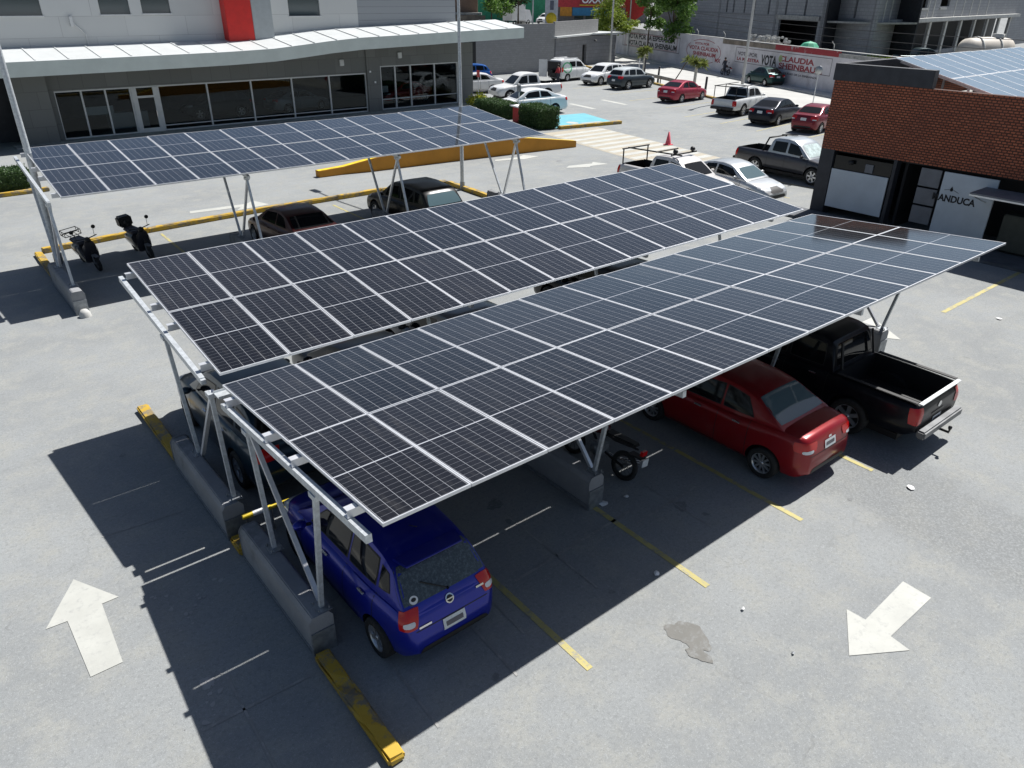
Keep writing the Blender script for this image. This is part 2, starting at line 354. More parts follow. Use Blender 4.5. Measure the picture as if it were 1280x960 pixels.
# ------------------------------------------------------------------ ground
def ground():
    xs=sorted(set(list(range(-400,-60,20))+list(range(-60,160,4))+list(range(160,620,20))))
    vs=[];fs=[]
    for y in xs:
        for x in xs:
            t=min(1,max(0,(y-74)/12)); t=t*t*(3-2*t); vs.append((x,y,3.0*t if x>20 else 3.0*t*max(0,min(1,x/20))))
    n=len(xs)
    for j in range(n-1):
        for i in range(n-1): fs.append((j*n+i,j*n+i+1,(j+1)*n+i+1,(j+1)*n+i))
    mb=MB(); mb.add(vs,fs); return tag(mb.build('ground','asphalt'),kind='structure')
ground()
DR=Vector((.39952,.91673,0)); NN=Vector((.91673,-.39952,0)); W0=Vector((63.05,26.3,0))
def wl(s,off=0,z=0): v=W0+DR*s+NN*off; return (v.x,v.y,z)
# street: bright concrete road, sidewalk by the painted wall
def strip(name,s0,s1,o0,o1,z,h,m):
    mb=MB(); a=[wl(s0,o0),wl(s1,o0),wl(s1,o1),wl(s0,o1)]; mb.prism([(p[0],p[1]) for p in a],z,z+h); return tag(mb.build(name,m),kind='structure')
mroad=mat('street_concrete',(.43,.43,.41),.85,var=.08,scale=.4,bmp=.1)
strip('street_road',-22,58,-11.2,-1.9,-.1,.108,mroad)
strip('sidewalk',-22,58,-1.9,-.15,-.1,.24,M['white_conc'])
# lot kerb on the street side
kb=MB(); 
for s0,s1 in ((-12,3),(3.3,12),(12.3,20),(20.3,30)):
    a=[wl(s0,-12.2),wl(s1,-12.2),wl(s1,-11.9),wl(s0,-11.9)]; kb.prism([(p[0],p[1]) for p in a],0,.16)
tag(kb.build('street_kerb','yellow_kerb',bevel=.02),kind='structure')
# kerbs
def kerb(name,pts,w,h,m,label,cat='kerb',group=None,bev=.025):
    mb=MB()
    for a,b in zip(pts,pts[1:]):
        a=Vector((*a,0));b=Vector((*b,0)); d=(b-a).normalized(); r=Vector((-d.y,d.x,0))*w/2
        mb.prism([tuple((p)[:2]) for p in (a-r,b-r,b+r,a+r)],0,h)
    o=mb.build(name,m,bevel=bev); bm=bmesh.new(); bm.from_mesh(o.data)
    bmesh.ops.subdivide_edges(bm,edges=[e for e in bm.edges if e.calc_length()>.25],cuts=9,use_grid_fill=True)
    rn=random.Random(len(label))
    for v in bm.verts:
        if v.co.z>.05: v.co+=Vector((rn.gauss(0,.004),rn.gauss(0,.004),rn.gauss(-.003,.006)-(.03 if rn.random()<.03 else 0)))
    bm.to_mesh(o.data); bm.free(); return tag(o,label,cat,group)
kg='yellow painted kerbs of the parking rows'
kerb('parking_kerb',[(-.22,5.15),(-.22,2.62)],.22,.13,'yellow_kerb','worn yellow kerb with a pale broken end left of the middle canopy',group=kg)
kerb('parking_kerb',[(-.25,-.10),(-.25,-.52)],.22,.13,'yellow_kerb','short worn yellow kerb piece between the two near concrete barriers',group=kg)
kerb('parking_kerb',[(-.27,-3.08),(-.29,-5.0)],.21,.13,'yellow_kerb','peeling yellow kerb running to the front left of the blue hatchback',group=kg)
kerb('parking_kerb',[(.05,17.8),(.02,14.75)],.22,.13,'yellow_kerb','yellow brown kerb behind the barrier with two scooters beside it',group=kg)
kerb('parking_kerb',[(.2,17.95),(3.6,18.35),(7.6,18.6),(13.2,18.62),(16.4,18.25)],.24,.17,'yellow_kerb','long bright yellow kerb behind the scooters and cars of the far canopy',group=kg)
kerb('parking_kerb',[(16.42,18.1),(16.3,14.9)],.26,.17,'yellow_kerb','yellow kerb at the right end of the far canopy by the lamp pole',group=kg)
kerb('parking_kerb',[(30.8,26.45),(35.7,25.75)],.3,.2,'yellow_kerb','yellow kerb between the turquoise bay and the striped crossing',group=kg)
kerb('parking_kerb',[(-6,27.2),(2.1,27.35)],.3,.16,'yellow_kerb','orange kerb in front of the clipped hedge by the building corner',group=kg)
# road markings
LZ=.006
def line(x0,y0,x1,y1,w,m,z=LZ,nm='parking_line'):
    a=Vector((x0,y0,0));b=Vector((x1,y1,0)); d=(b-a).normalized(); r=Vector((-d.y,d.x,0))*w/2
    return sheet(nm,[tuple(p[:2]) for p in (a-r,b-r,b+r,a+r)],z,m)
for x in (2.33,4.74,7.22,9.55): line(x,-5.4,x+.03,-2.7,.10,'yellow_line')
for x in (4.74,7.22): line(x+.03,-2.65,x+.02,.1,.09,'faded_line')
for x in (3.45,): line(x,-4.4,x+.02,-2.2,.03,'ghost_line')
for x in (.35,1.55): line(x-.02,-4.9,x+.03,-3.6,.035,'ghost_line')
line(2.05,-4.4,2.1,-3.3,.03,'ghost_line')
line(5.9,-4.6,5.93,-3.0,.02,'ghost_line')
line(2.6,-3.55,5.2,-3.45,.05,'ghost_line'); line(5.0,-3.75,6.6,-3.7,.05,'ghost_line')
line(-1.9,-3.2,-.5,-3.25,.04,'ghost_line'); line(-1.4,-4.6,-1.35,-2.6,.03,'ghost_line')
line(-1.9,1.3,-.7,1.2,.03,'ghost_line')
for x in (3.9,7.2,10.6,14.0): line(x,17.9,x-.1,13.0,.09,'yellow_line')
for x,y in ((17.9,-2.73),): line(x+.6,y,24.2,y,.12,'yellow_line')
for y in (1.8,): line(19.5,y,24.3,y,.12,'faded_line')
for x in (21.2,23.8,26.6,29.0,31.9): line(x,7.2,x,13.0,.12,'faded_line')
for x0,y0,a in ((46.85,37.6,0),(44.3,29.2,0),(41.6,25.2,4),(41.2,21.8,5),(40.5,18.5,6),(39.6,15.1,3),(47.2,42.6,0),(45,33.6,0)):
    line(x0,y0,x0+6*math.cos(R(a)),y0+6*math.sin(R(a)),.13,'faded_line')
def arrow(pts,lab=None): return sheet('lane_arrow',pts,LZ+.002,'white_line')
arrow([(-2.38,1.25),(-2.06,-.27),(-2.27,-.25),(-2.31,-1.55),(-2.69,-1.55),(-2.70,-.32),(-2.98,-.30)][::1] if False else [(-2.46,.52),(-2.04,-.27),(-2.26,-.27),(-2.31,-1.55),(-2.69,-1.55),(-2.71,-.33),(-2.97,-.31)])
arrow([(5.15,-7.38),(5.87,-7.84),(5.91,-7.56),(7.08,-7.57),(7.10,-7.15),(5.93,-7.19),(5.91,-6.92)])
arrow([(23.1,17.5),(24.2,16.95),(24.4,17.1),(25.5,16.95),(25.2,17.75),(24.9,17.5),(23.6,17.8)])
arrow([(5.6,20.0),(7.5,19.75),(7.2,19.35),(8.6,19.5),(8.3,20.5),(7.9,20.15),(5.7,20.35)])
arrow([(21.3,20.9),(22.6,20.6),(22.8,20.4),(24,20.55),(23.5,21.3),(22.9,21.0),(21.5,21.2)])
for p0,p1 in (((39.8,35.1),(39.3,31.9)),((43.6,35.3),(43.0,32.1))):
    line(*p0,*p1,.42,'white_line',nm='lane_arrow')
arrow([(15.4,-1.0),(16.0,-1.0),(16.05,-1.7),(16.6,-1.7),(15.75,-2.9),(14.9,-1.7),(15.4,-1.7)])
# crossing
sheet('crossing',[(28.9,25.9),(33.4,25.6),(31.2,12.6),(26.6,12.9)],.004,'cream')
for i in range(14):
    y=25.0-i*.95; t=(25.6-y)/13; xa=28.9-2.3*t+.1; xb=33.4-2.2*t-.1
    sheet('crossing_stripe',[(xa,y),(xb,y-.05),(xb,y-.52),(xa,y-.47)],.008,'white_line')
sheet('accessible_bay',[(30.9,26.75),(35.7,26.1),(37.1,30.7),(31.5,31.4)],.005,'blue_pad')
line(33.6,27.4,35.3,27.2,.25,'white_line',.009,'wheelchair_mark'); 
sheet('wheelchair_mark',[(33.3+.35*math.cos(a*.52),27.9+.5*math.sin(a*.52)) for a in range(12)],.009,'white_line')
# apron slab at brick shop
ap=MB(); ap.bx(23.9,25.28,-12,6.1,0,.10); tag(ap.build('shop_pavement',mat('dark_pavement',(.10,.105,.115),.85,var=.2)),kind='structure')
# stains
def blob(name,cx,cy,rx,ry,rot,m,z,label,group=None,n=40):
    pts=[]
    for i in range(n):
        a=2*PI*i/n; k=1+.14*math.sin(3*a+cx*7)+.07*math.sin(7*a+cy*5)+random.uniform(-.06,.06); x=rx*k*math.cos(a); y=ry*k*math.sin(a)
        pts.append((cx+x*math.cos(rot)-y*math.sin(rot),cy+x*math.sin(rot)+y*math.cos(rot)))
    return sheet(name,pts,z,m)
blob('damp_stain',3.78,-5.82,.20,.32,.25,'stain',.005,'')
blob('damp_stain',3.62,-6.12,.10,.18,.2,'stain',.0065,'')
M['drip']=worn('old_oil_drips',(.19,.197,.20),(.25,.262,.264),.46,14,.8,soft=.2)
for x,y,r in ((3.5,-1.9,.16),(3.4,-2.4,.07),(5.95,-3.9,.14),(6.1,-4.3,.06),(1.3,-4.75,.07),(3.55,-4.6,.05),(8.4,-5.6,.05),(-1.0,3.6,.07),(12.8,-4.2,.1),(3.7,15.2,.14),(9.4,14.6,.12),(24.0,19,.2),(36,22,.25),(40,27,.22)): blob('oil_drip',x,y,r,r*.75,random.uniform(0,3),'drip',.0052,'')
M['pale_spot']=mat('pale_spill',(.34,.34,.34),.9,var=.1)
for i in range(34):
    x,y=random.choice(((-1.55,-2.5),(-1.3,-1.2),(-1.0,-.9),(-1.5,-.5),(-1.7,-2.9)));  x+=random.gauss(0,.14); y+=random.gauss(0,.16); r=random.uniform(.008,.035); blob('pale_spill',x,y,r,r*random.uniform(.6,1.6),random.uniform(0,3),'pale_spot',.005+i*.0001,'',n=9)
blob('pale_spill',-1.58,-2.55,.085,.10,0,'pale_spot',.0045,'')
gl='scraps of litter on the asphalt'
for i,(x,y,r,lab) in enumerate(((4.35,-4.75,.05,'white paper scrap near the end of the second yellow line'),(9.55,-6.1,.07,'crumpled white litter on the asphalt behind the black pickup'),(4.75,-6.0,.03,'tiny white scrap right of the oil stain'),
    (4.95,-3.05,.08,'white plastic bag beside the end of the middle barrier'),(5.4,-3.15,.05,'small torn wrapper near the parked motorcycle'),(4.6,-6.9,.025,'tiny paper fleck below the oil stain'),(19.2,-3.9,.07,'pale scrap beside the far yellow line'))):
    mb=MB(); pts=[]; 
    for k in range(7):
        a=2*PI*k/7; pts.append((x+r*math.cos(a)*random.uniform(.6,1.3),y+r*math.sin(a)*random.uniform(.6,1.3)))
    mb.v=[(px,py,.008+random.uniform(0,.03)) for px,py in pts]+[(x,y,.05)]; mb.f=[(k,(k+1)%7,7) for k in range(7)]+[tuple(range(7))[::-1]]; mb.mi=[0]*8; mb.sm=[False]*8
    tag(mb.build('litter','white_ink'),lab,'litter',gl)
# ------------------------------------------------------------------ solar carports
def panel_proto():
    mb=MB(); mb.bx(.012,PW-.012,.012,PD-.012,-.008,0); 
    p=mb.build('solar_panel','cells')
    f=MB(); w=PW-.008; d=PD-.008; t=.017
    f.bx(.004,w,.004,.004+t,-.036,.004); f.bx(.004,w,d-t,d,-.036,.004); f.bx(.004,.004+t,.004+t,d-t,-.036,.004); f.bx(w-t,w,.004+t,d-t,-.036,.004)
    f.build('panel_frame','alu',p); return p
PANEL=panel_proto()
first=[True]
def add_panel(parent,loc,rotx,matover=None):
    if first[0]: o=PANEL; first[0]=False
    else:
        o=PANEL.copy(); COL.objects.link(o)
        for ch in PANEL.children: c=ch.copy(); COL.objects.link(c); c.parent=o
    if matover:
        sl=o.material_slots[0]; sl.link='OBJECT'; sl.material=matover
    o.parent=parent; o.location=loc; o.rotation_euler=(rotx+random.uniform(-.0035,.0035),random.uniform(-.003,.003),0); return o
def carport(name,ox,oy,oz,tilt,sgn,yaw,label,group,frames,purl,tops,bases,nx=14,k=1.):
    """local x along the row, y=0 at the low edge; sgn: side to which the roof rises"""
    root=empty(name,(ox,oy,0),yaw,label,'solar carport',group); root.scale=(k,)*3
    for j in range(2):
        for i in range(nx):
            s=j*PD
            if sgn>0: add_panel(root,(i*PW,s*math.cos(tilt),oz+s*math.sin(tilt)),tilt)
            else: add_panel(root,(i*PW,-(s+PD)*math.cos(tilt),oz+(s+PD)*math.sin(tilt)),-tilt)
    z=lambda s,d: oz+s*math.sin(tilt)-d
    for s in purl:
        mb=MB(); x0,x1=-.13,nx*PW+.10; y=sgn*s*math.cos(tilt); zz=z(s,.045)
        # C-section purlin: web plus two flanges
        mb.bx(x0,x1,y-.045,y+.045,zz-.006,zz); mb.bx(x0,x1,y-.045,y-.040,zz-.10,zz-.006); mb.bx(x0,x1,y-.045,y+.045,zz-.106,zz-.10)
        mb.build('purlin','alu',root)
    for fx,ts,bs in zip(frames,tops,bases):
        # rafter box beam
        s0,s1=.30,4.45; zb=.045+.106+.055
        mb=MB(); mb.bar((fx,sgn*s0,z(s0,zb)),(fx,sgn*s1,z(s1,zb)),.075,.10); 
        mb.bar((fx,sgn*s0,z(s0,zb)-.004),(fx,sgn*(s0-.05),z(s0-.05,zb)-.004),.075,.075)
        mb.build('rafter','galv',root)
        (si,so),(bi,bo),bt=ts,bs[:2],bs[2]
        for nm,a,b in (('post',(fx,sgn*si,z(si,zb+.05)),(fx,sgn*bi,bt)),('post',(fx,sgn*so,z(so,zb+.05)),(fx,sgn*bo,bt)),('brace',(fx+.03,sgn*(si if True else so),z(si,zb+.05)),(fx+.03,sgn*(bo-.10),bt))):
            mb=MB(); mb.bar(a,b,.06,.06); mb.build(nm,'galv' if nm=='post' else 'alu',root)
        for bb in (bi,bo):
            mb=MB(); mb.box((fx,sgn*bb,bt+.006),(.2,.24,.012)); 
            for dx in (-.07,.07):
                for dy in (-.09,.09): mb.tube([(fx+dx,sgn*bb+dy,bt),(fx+dx,sgn*bb+dy,bt+.05)],.012,6)
            mb.build('base_plate','plate',root)
        for s_ in (si,so):
            mb=MB(); mb.box((fx,sgn*s_,z(s_,zb+.085)),(.11,.16,.07)); mb.build('bracket','galv',root)
    return root
G=2.65
CG='solar carports over the parking rows'
tA,tB,tC=R(4.159),R(5.881),R(5.996)
FX=[-.10,4.87,9.72,14.56]
BT=.62
carport('solar_carport',0,0,G,tA,-1,0,'near solar carport over the blue hatchback, red sedan and black pickup',CG,FX,[.45,1.83,2.63,4.03],[(1.12,3.2)]*4,[(1.38,2.86,BT)]*4)
carport('solar_carport',.075,.281,G+.043,tB,1,0,'middle solar carport rising away, joined in a valley beside the nearest one',CG,[f-.075 for f in FX],[.49,1.96,2.80,4.27],[(.02,2.05)]*4,[(-.12,1.5,BT)]*4)
K=1.06
carport('solar_carport',.321,12.102,2.949/K,tC,1,R(-.44),'far solar carport over the scooters in front of the glass fronted building',CG,[-.25,4.72,9.62,14.5],[.49,1.96,2.80,4.27],[(.45,2.6)]*4,[(0,1.85,BT/K),(-.1,1.7,BT/K),(-.15,1.5,BT/K),(-.2,1.25,BT/K)],k=K)
gt_=MB(); gt_.bx(-.15,15.6,-.265,-.055,G-.215,G-.205); gt_.bx(-.15,15.6,-.275,-.265,G-.215,G-.175); gt_.bx(-.15,15.6,-.055,-.045,G-.215,G-.175)  # unseen channel added under the valley gap to block most of the sun
gt_.build('valley_sun_blocker','galv',[o for o in COL.objects if o.name.startswith('solar_carport') and abs(o.location.y-.281)<.01][0])
# concrete barriers under the frames
def barrier(x,y0,y1,label,h=.62,w=.31):
    mb=MB(); L=y1-y0
    prof=[(-w/2,0),(w/2,0),(w/2,h-.07),(w/2-.05,h),(-w/2+.05,h),(-w/2,h-.07)]
    vs=[(px,-L/2,pz) for px,pz in prof]+[(px,L/2,pz) for px,pz in prof]; n=6
    mb.add(vs,[tuple(range(n)),tuple(range(n,2*n))[::-1]]+[(i,(i+1)%n,(i+1)%n+n,i+n) for i in range(n)])
    root=mb.build('concrete_barrier','barrier',bevel=.012); root.location=(x,(y0+y1)/2,0)
    tag(root,label,'concrete barrier','concrete barriers carrying the canopy posts')
    s=MB(); s.bx(-w/2-.012,-w/2-.001,-L/2+.02,L/2-.02,.05,.09); s.bx(-w/2-.008,w/2+.008,-L/2-.02,-L/2-.001,0,h*.62); s.build('steel_end_plate','plate',root)
    return root
names=['near left end beside the blue hatchback','just left of the parked motorcycle','between the red sedan and black pickup','at the right end past the black pickup']
for f,nm in zip(FX,names): barrier(f-.08,-3.0,-.62,'grey concrete barrier under near canopy, '+nm)
names=['at its left end beside the dark teal car','in the shade beyond the second bay','in the shade between the third and fourth bays','at its far right end']
for f,nm in zip(FX,names): barrier(f-.10,-.02,2.55,'grey concrete barrier under the middle canopy, '+nm)
names=['at the left end beside the two scooters','left of the dark red car','between the dark red car and the black SUV','at the right end near the lamp pole']
for f,nm,yy in zip([.02,5.3,10.5,15.65],names,[0,-.15,-.35,-.55]): barrier(f,11.5+yy,14.55+yy,'grey concrete barrier under the far canopy, '+nm)
mb=MB(); mb.lathe([(0,.2),(.08,.19),(.13,.12),(.15,0)],n=10); o=mb.build('mortar_lump','white_conc'); o.location=(.03,11.28,0); tag(o,'pale lump of mortar at the near end of the far left barrier','mortar lump')
# wheel stop bar between barriers
mb=MB(); mb.tube([(0,0,.42),(.45,0,.42)],.045,8); st=empty('crash_bar',(-.12,-.15,0),R(-3),'yellow and white striped steel bar beside the kerb between the near barriers','crash bar')
mb.build('bar','yellow_sign',st); mb=MB(); mb.tube([(.16,0,.42),(.40,0,.42)],.047,8); mb.build('sleeve','white_ink',st)
mb=MB(); mb.tube([(.43,0,.0),(.43,0,.42)],.04,8); mb.build('post','alu_dark',st); mb=MB(); mb.tube([(.45,0,.42),(1.05,0,.42)],.035,8); mb.build('rail','yellow_sign',st)
# ------------------------------------------------------------------ vehicles
def interp(pts,x):
    xs=[p[0] for p in pts]; return float(np.interp(x,xs,[p[1] for p in pts]))
def sm(pts,x,r=.05): return sum(interp(pts,x+d*r)*w for d,w in ((-1,.2),(-.5,.2),(0,.2),(.5,.2),(1,.2)))
SEC=[(0,0),(.70,0),(.92,.015),(.975,.10),(.995,.30),(1.0,.50),(.992,.62),(.975,.78),(.945,.90),(.895,.97),(.78,1.0),(.40,1.012),(0,1.016)]
def car_geom(s):
    L,Wd=s['L'],s['W']; h=L/2; top=s['top']; bot=s.get('bot',[(-h,.36),(-h+.2,.24),(h-.25,.2),(h,.28)])
    n=46; xs=[-h+L*(.5-.5*math.cos(PI*(i/(n-1)))) for i in range(n)]
    def hw(x):
        u=abs(x)/h; return Wd/2*(1-s.get('tap',.10)*u**4-(.13 if x>0 else s.get('rtap',.07))*u**26)
    vs=[];fs=[];k=len(SEC); ring=2*k-2
    for x in xs:
        zb,zt=sm(bot,x,.03),sm(top,x); w=hw(x); r=[]
        for a,b in SEC: r.append((x,a*w,zb+(zt-zb)*b))
        full=r+[(p[0],-p[1],p[2]) for p in r[-2:0:-1]]; vs+=full
    for i in range(n-1):
        for j in range(ring): j2=(j+1)%ring; fs.append((i*ring+j,i*ring+j2,(i+1)*ring+j2,(i+1)*ring+j))
    fs.append(tuple(range(ring))[::-1]); fs.append(tuple((n-1)*ring+j for j in range(ring)))
    # greenhouse
    gt=s['gh']; x0,x1=gt[0][0],gt[-1][0]; zr=max(p[1] for p in gt); gb=.885*Wd/2; gr=s.get('rw',.70)*Wd/2
    gv=[];gf=[]; m=34; K=8; rg=2*K-2+1
    for i in range(m):
        t=i/(m-1); x=x0+(x1-x0)*t; zt=sm(gt,x,.05) if 0<i<m-1 else interp(gt,x); zb=sm(top,x)-.06; zt=max(zt,zb+.01); hh=zt-zb
        wb=min(gb,hw(x)*.885); zref=sm(top,x)
        def y(z): return wb-(wb-gr*wb/gb)*min(1.05,max(0,(z-zref)/(zr-zref)))
        e=min(.07,hh*.3); r=[]
        for z in (zb,zb+(hh-e)*.4,zb+(hh-e)*.75,zt-e): r.append((x,y(z),z))
        yy=y(zt-e); r+=[(x,yy-e*.35,zt-e*.35),(x,yy-e*1.1,zt-e*.03),(x,yy*.5,zt+.012*min(1,hh)),(x,0,zt+.02*min(1,hh))]
        full=r+[(p[0],-p[1],p[2]) for p in r[-2::-1]]; gv+=full
    rg=2*K-1
    for i in range(m-1):
        for j in range(rg): j2=(j+1)%rg; gf.append((i*rg+j,i*rg+j2,(i+1)*rg+j2,(i+1)*rg+j))
    gf.append(tuple(range(rg))[::-1]); gf.append(tuple((m-1)*rg+j for j in range(rg)))
    return vs,fs,gv,gf,hw
def boolean(obj,cutter):
    md=obj.modifiers.new('b','BOOLEAN'); md.operation='DIFFERENCE'; md.solver='EXACT'; md.object=cutter
    dg=bpy.context.evaluated_depsgraph_get(); dg.update()
    me=bpy.data.meshes.new_from_object(obj.evaluated_get(dg)); obj.modifiers.clear(); old=obj.data; nm=old.name; obj.data=me; bpy.data.meshes.remove(old); me.name=nm
    cm=cutter.data; bpy.data.objects.remove(cutter); bpy.data.meshes.remove(cm)
WHEELS={}
def wheel_mesh(r,style):
    key=(round(r,2),style)
    if key in WHEELS: return WHEELS[key]
    t=MB(); w=.105; ri=r*.66
    t.lathe([(ri,-w),(r*.93,-w),(r*.985,-w*.75),(r,-w*.4),(r,w*.4),(r*.985,w*.75),(r*.93,w),(ri,w)],axis='Y',n=28,closed=True)
    wo=t.build('wheel','rubber'); tm=wo.data; bpy.data.objects.remove(wo)
    m=MB(); m.lathe([(ri*1.02,-w*.9),(ri*1.04,w*.92),(ri*.93,w*.92),(ri*.90,w*.3)],axis='Y',n=28)
    m.lathe([(ri*.92,w*.2),(0.01,w*.2)],axis='Y',n=28,mi=1)
    ns={'five':5,'ten':10,'six':6,'cap':7}[style]; ww={'five':.075,'ten':.035,'six':.06,'cap':.085}[style]
    for k in range(ns):
        a=2*PI*k/ns; c=Vector((math.cos(a),0,math.sin(a)))
        m.bar(tuple(c*ri*.1+Vector((0,w*.62,0))),tuple(c*ri*.97+Vector((0,w*.62,0))),ww*r/.3,.03,up=(0,1,0))
    m.lathe([(ri*.2,w*.4),(ri*.2,w*.8),(.01,w*.85)],axis='Y',n=14)
    ro=m.build('rim',['rim','black']); rm=ro.data; bpy.data.objects.remove(ro)
    WHEELS[key]=(tm,rm); return WHEELS[key]
def vehicle(s,x,y,deg,name,label,cat,pkey,pcol,metal=.3,scale=1.,group=None,detail=0,glass='glass',wind=None,roof=None,rimstyle='five'):
    root=empty(name,(x,y,0),R(deg),label,cat,group); root.scale=(scale,)*3
    pm=paint(pkey,pcol,metal); L,Wd=s['L'],s['W']; h=L/2
    if max(pcol)<.06: pb=pm.node_tree.nodes['Principled BSDF']; pb.inputs['Coat Weight'].default_value=.12; pb.inputs['Specular IOR Level'].default_value=.22
    vs,fs,gv,gf,hw=car_geom(s)
    b=MB(); b.add(vs,fs,0,True); body=b.build('body',[pm,M['black']],root)
    g=MB(); g.add(gv,gf,0,True); cab=g.build('cabin',[roof and paint(*roof) or pm],root)
    # wheel arches
    r=s['wr']; xf,xr=s['xf'],s['xr']; c=MB()
    for wx in (xf,xr):
        for sg in (-1,1):
            y0,y1=sorted((sg*(Wd/2-.28),sg*(Wd/2+.1)))
            c.lathe([(0,y0),(r*1.17,y0),(r*1.17,y1),(0,y1)],(wx,0,r*1.02),axis='Y',n=28,mi=1,sm=False)
    if 'bed' in s:
        x0,x1=s['bed']; zt=sm(s['top'],(x0+x1)/2); c.bx(x0,x1,-Wd/2+.17,Wd/2-.17,.62,zt+.3,mi=1)
    bmw=bmesh.new(); 
    cu=c.build('cut',[pm,M['black']]); 
    bmw.from_mesh(cu.data); bmesh.ops.remove_doubles(bmw,verts=bmw.verts,dist=1e-4); bmesh.ops.recalc_face_normals(bmw,faces=bmw.faces); bmw.to_mesh(cu.data); bmw.free()
    body.parent=None; boolean(body,cu); body.parent=root
    body.data.set_sharp_from_angle(angle=R(38)); cab.data.set_sharp_from_angle(angle=R(34))
    # BVH of body + cabin for conforming patches
    av=[v.co.copy() for v in body.data.vertices]; af=[tuple(p.vertices) for p in body.data.polygons]; o=len(av)
    av+=[v.co.copy() for v in cab.data.vertices]; af+=[tuple(i+o for i in p.vertices) for p in cab.data.polygons]
    bvh=BVHTree.FromPolygons(av,af)
    def patch(nm,q,d,m,nu=8,nv=6,rd=.25,off=.006,par=root,mirror=False):
        out=[]
        for sg in ((1,-1) if mirror else (1,)):
            P=[Vector((a[0],a[1]*sg,a[2])) for a in q]; D=Vector((d[0],d[1]*sg,d[2])).normalized(); mb=MB(); idx={}
            for j in range(nv+1):
                for i in range(nu+1):
                    u=2*i/nu-1; v=2*j/nv-1; u2=u*math.sqrt(1-rd*v*v/2); v2=v*math.sqrt(1-rd*u*u/2); a=(u2+1)/2; bb=(v2+1)/2
                    p=P[0]*(1-a)*(1-bb)+P[1]*a*(1-bb)+P[2]*a*bb+P[3]*(1-a)*bb
                    hit=bvh.ray_cast(p-D*1.2,D,3.)
                    if hit[0] is not None:
                        nrm=hit[1] if hit[1].dot(D)<0 else -hit[1]
                        idx[i,j]=len(mb.v); mb.v.append(tuple(hit[0]+nrm*off))
            for j in range(nv):
                for i in range(nu):
                    k=[(i,j),(i+1,j),(i+1,j+1),(i,j+1)]
                    if all(t in idx for t in k):
                        pts=[Vector(mb.v[idx[t]]) for t in k]
                        if max((pts[a_]-pts[(a_+1)%4]).length for a_ in range(4))>.45: continue
                        mb.f.append(tuple(idx[t] for t in k)); mb.mi.append(0); mb.sm.append(True)
            if mb.f: out.append(mb.build(nm,m,par,fix=False))
        return out
    gh=s['gh']; zb=lambda x: sm(s['top'],x); zr=max(p[1] for p in gh)
    # windscreen / rear window projected from above or behind
    (xr0,zr0),(xr1,zr1)=s['rear']; (xf0,zf0),(xf1,zf1)=s['front']  # bottom, top in profile
    wB,wT=.76*Wd/2,.62*Wd/2
    wm=M[wind] if wind else M[glass]
    patch('windscreen',[(xf0,-wB,zf0),(xf0,wB,zf0),(xf1,wT,zf1),(xf1,-wT,zf1)],(-(zf1-zf0),0,-(xf0-xf1)),wm,10,8,.12)
    patch('rear_window',[(xr0,wB,zr0),(xr0,-wB,zr0),(xr1,-wT,zr1),(xr1,wT,zr1)],((zr1-zr0),0,-(xr1-xr0)),M[s.get('rwm',glass)],10,8,.15)
    for q in s['side']:
        patch('side_window',[(a,1.0,z) for a,z in q],(0,-1,0),M[glass],8,5,.12,mirror=True)
    if detail:
        for q in s['side']:
            cx=sum(a for a,z in q)/4; cz=sum(z for a,z in q)/4
            patch('window_seal',[(cx+(a-cx)*1.07,1.0,cz+(z-cz)*1.10) for a,z in q],(0,-1,0),M['black'],8,5,.12,.003,mirror=True)
        k=1.07; cx,cz=(xr0+xr1)/2,(zr0+zr1)/2; b_,t_=(cx+(xr0-cx)*k,cz+(zr0-cz)*k),(cx+(xr1-cx)*k,cz+(zr1-cz)*k)
        patch('rear_window_seal',[(b_[0],wB*1.05,b_[1]),(b_[0],-wB*1.05,b_[1]),(t_[0],-wT*1.06,t_[1]),(t_[0],wT*1.06,t_[1])],((zr1-zr0),0,-(xr1-xr0)),M['black'],10,8,.15,.003)
    rl=s['tail']; tw=s.get('tw',.10); patch('taillight',[(-h-.1,rl[0],rl[2]),(-h+tw,rl[1]+.1,rl[2]),(-h+tw,rl[1]+.1,rl[3]),(-h-.1,rl[0],rl[3])],(1,-.75,0),M['lamp_red'],8,6,.35,.01,mirror=True)
    if s.get('tailc'):
        a,b2,c0,c1=s['tailc']; patch('reverse_light',[(-h-.1,a,c0),(-h+.1,b2,c0),(-h+.1,b2,c1),(-h-.1,a,c1)],(1,-.6,0),M['lamp_clear'],5,4,.6,.014,mirror=True)
    hl=s['head']; patch('headlight',[(h+.1,hl[0],hl[2]),(h-.42,hl[1]+.1,hl[2]+.05),(h-.42,hl[1]+.1,hl[3]+.03),(h+.1,hl[0],hl[3])],(-1,-.7,-.1),M['lamp_clear'],8,5,.35,.008,mirror=True)
    zg=hl[2]; patch('grille',[(h+.1,-.42,zg-.10),(h+.1,.42,zg-.10),(h+.1,.46,zg+.10),(h+.1,-.46,zg+.10)],(-1,0,0),M['black'],8,4,.3)
    patch('lower_grille',[(h+.1,-.55,.30),(h+.1,.55,.30),(h+.1,.5,.44),(h+.1,-.5,.44)],(-1,0,0),M['black'],8,4,.3)
    zp=s['plate']; pl=patch('licence_plate',[(-h-.1,.17,zp-.075),(-h-.1,-.17,zp-.075),(-h-.1,-.17,zp+.075),(-h-.1,.17,zp+.075)],(1,0,0),M['plate_white'],6,3,.05,.012)
    if detail and pl:
        patch('plate_number',[(-h-.1,.13,zp-.03),(-h-.1,-.13,zp-.03),(-h-.1,-.13,zp+.03),(-h-.1,.13,zp+.03)],(1,0,0),M['ink_grey'],6,2,.05,.015,par=pl[0])
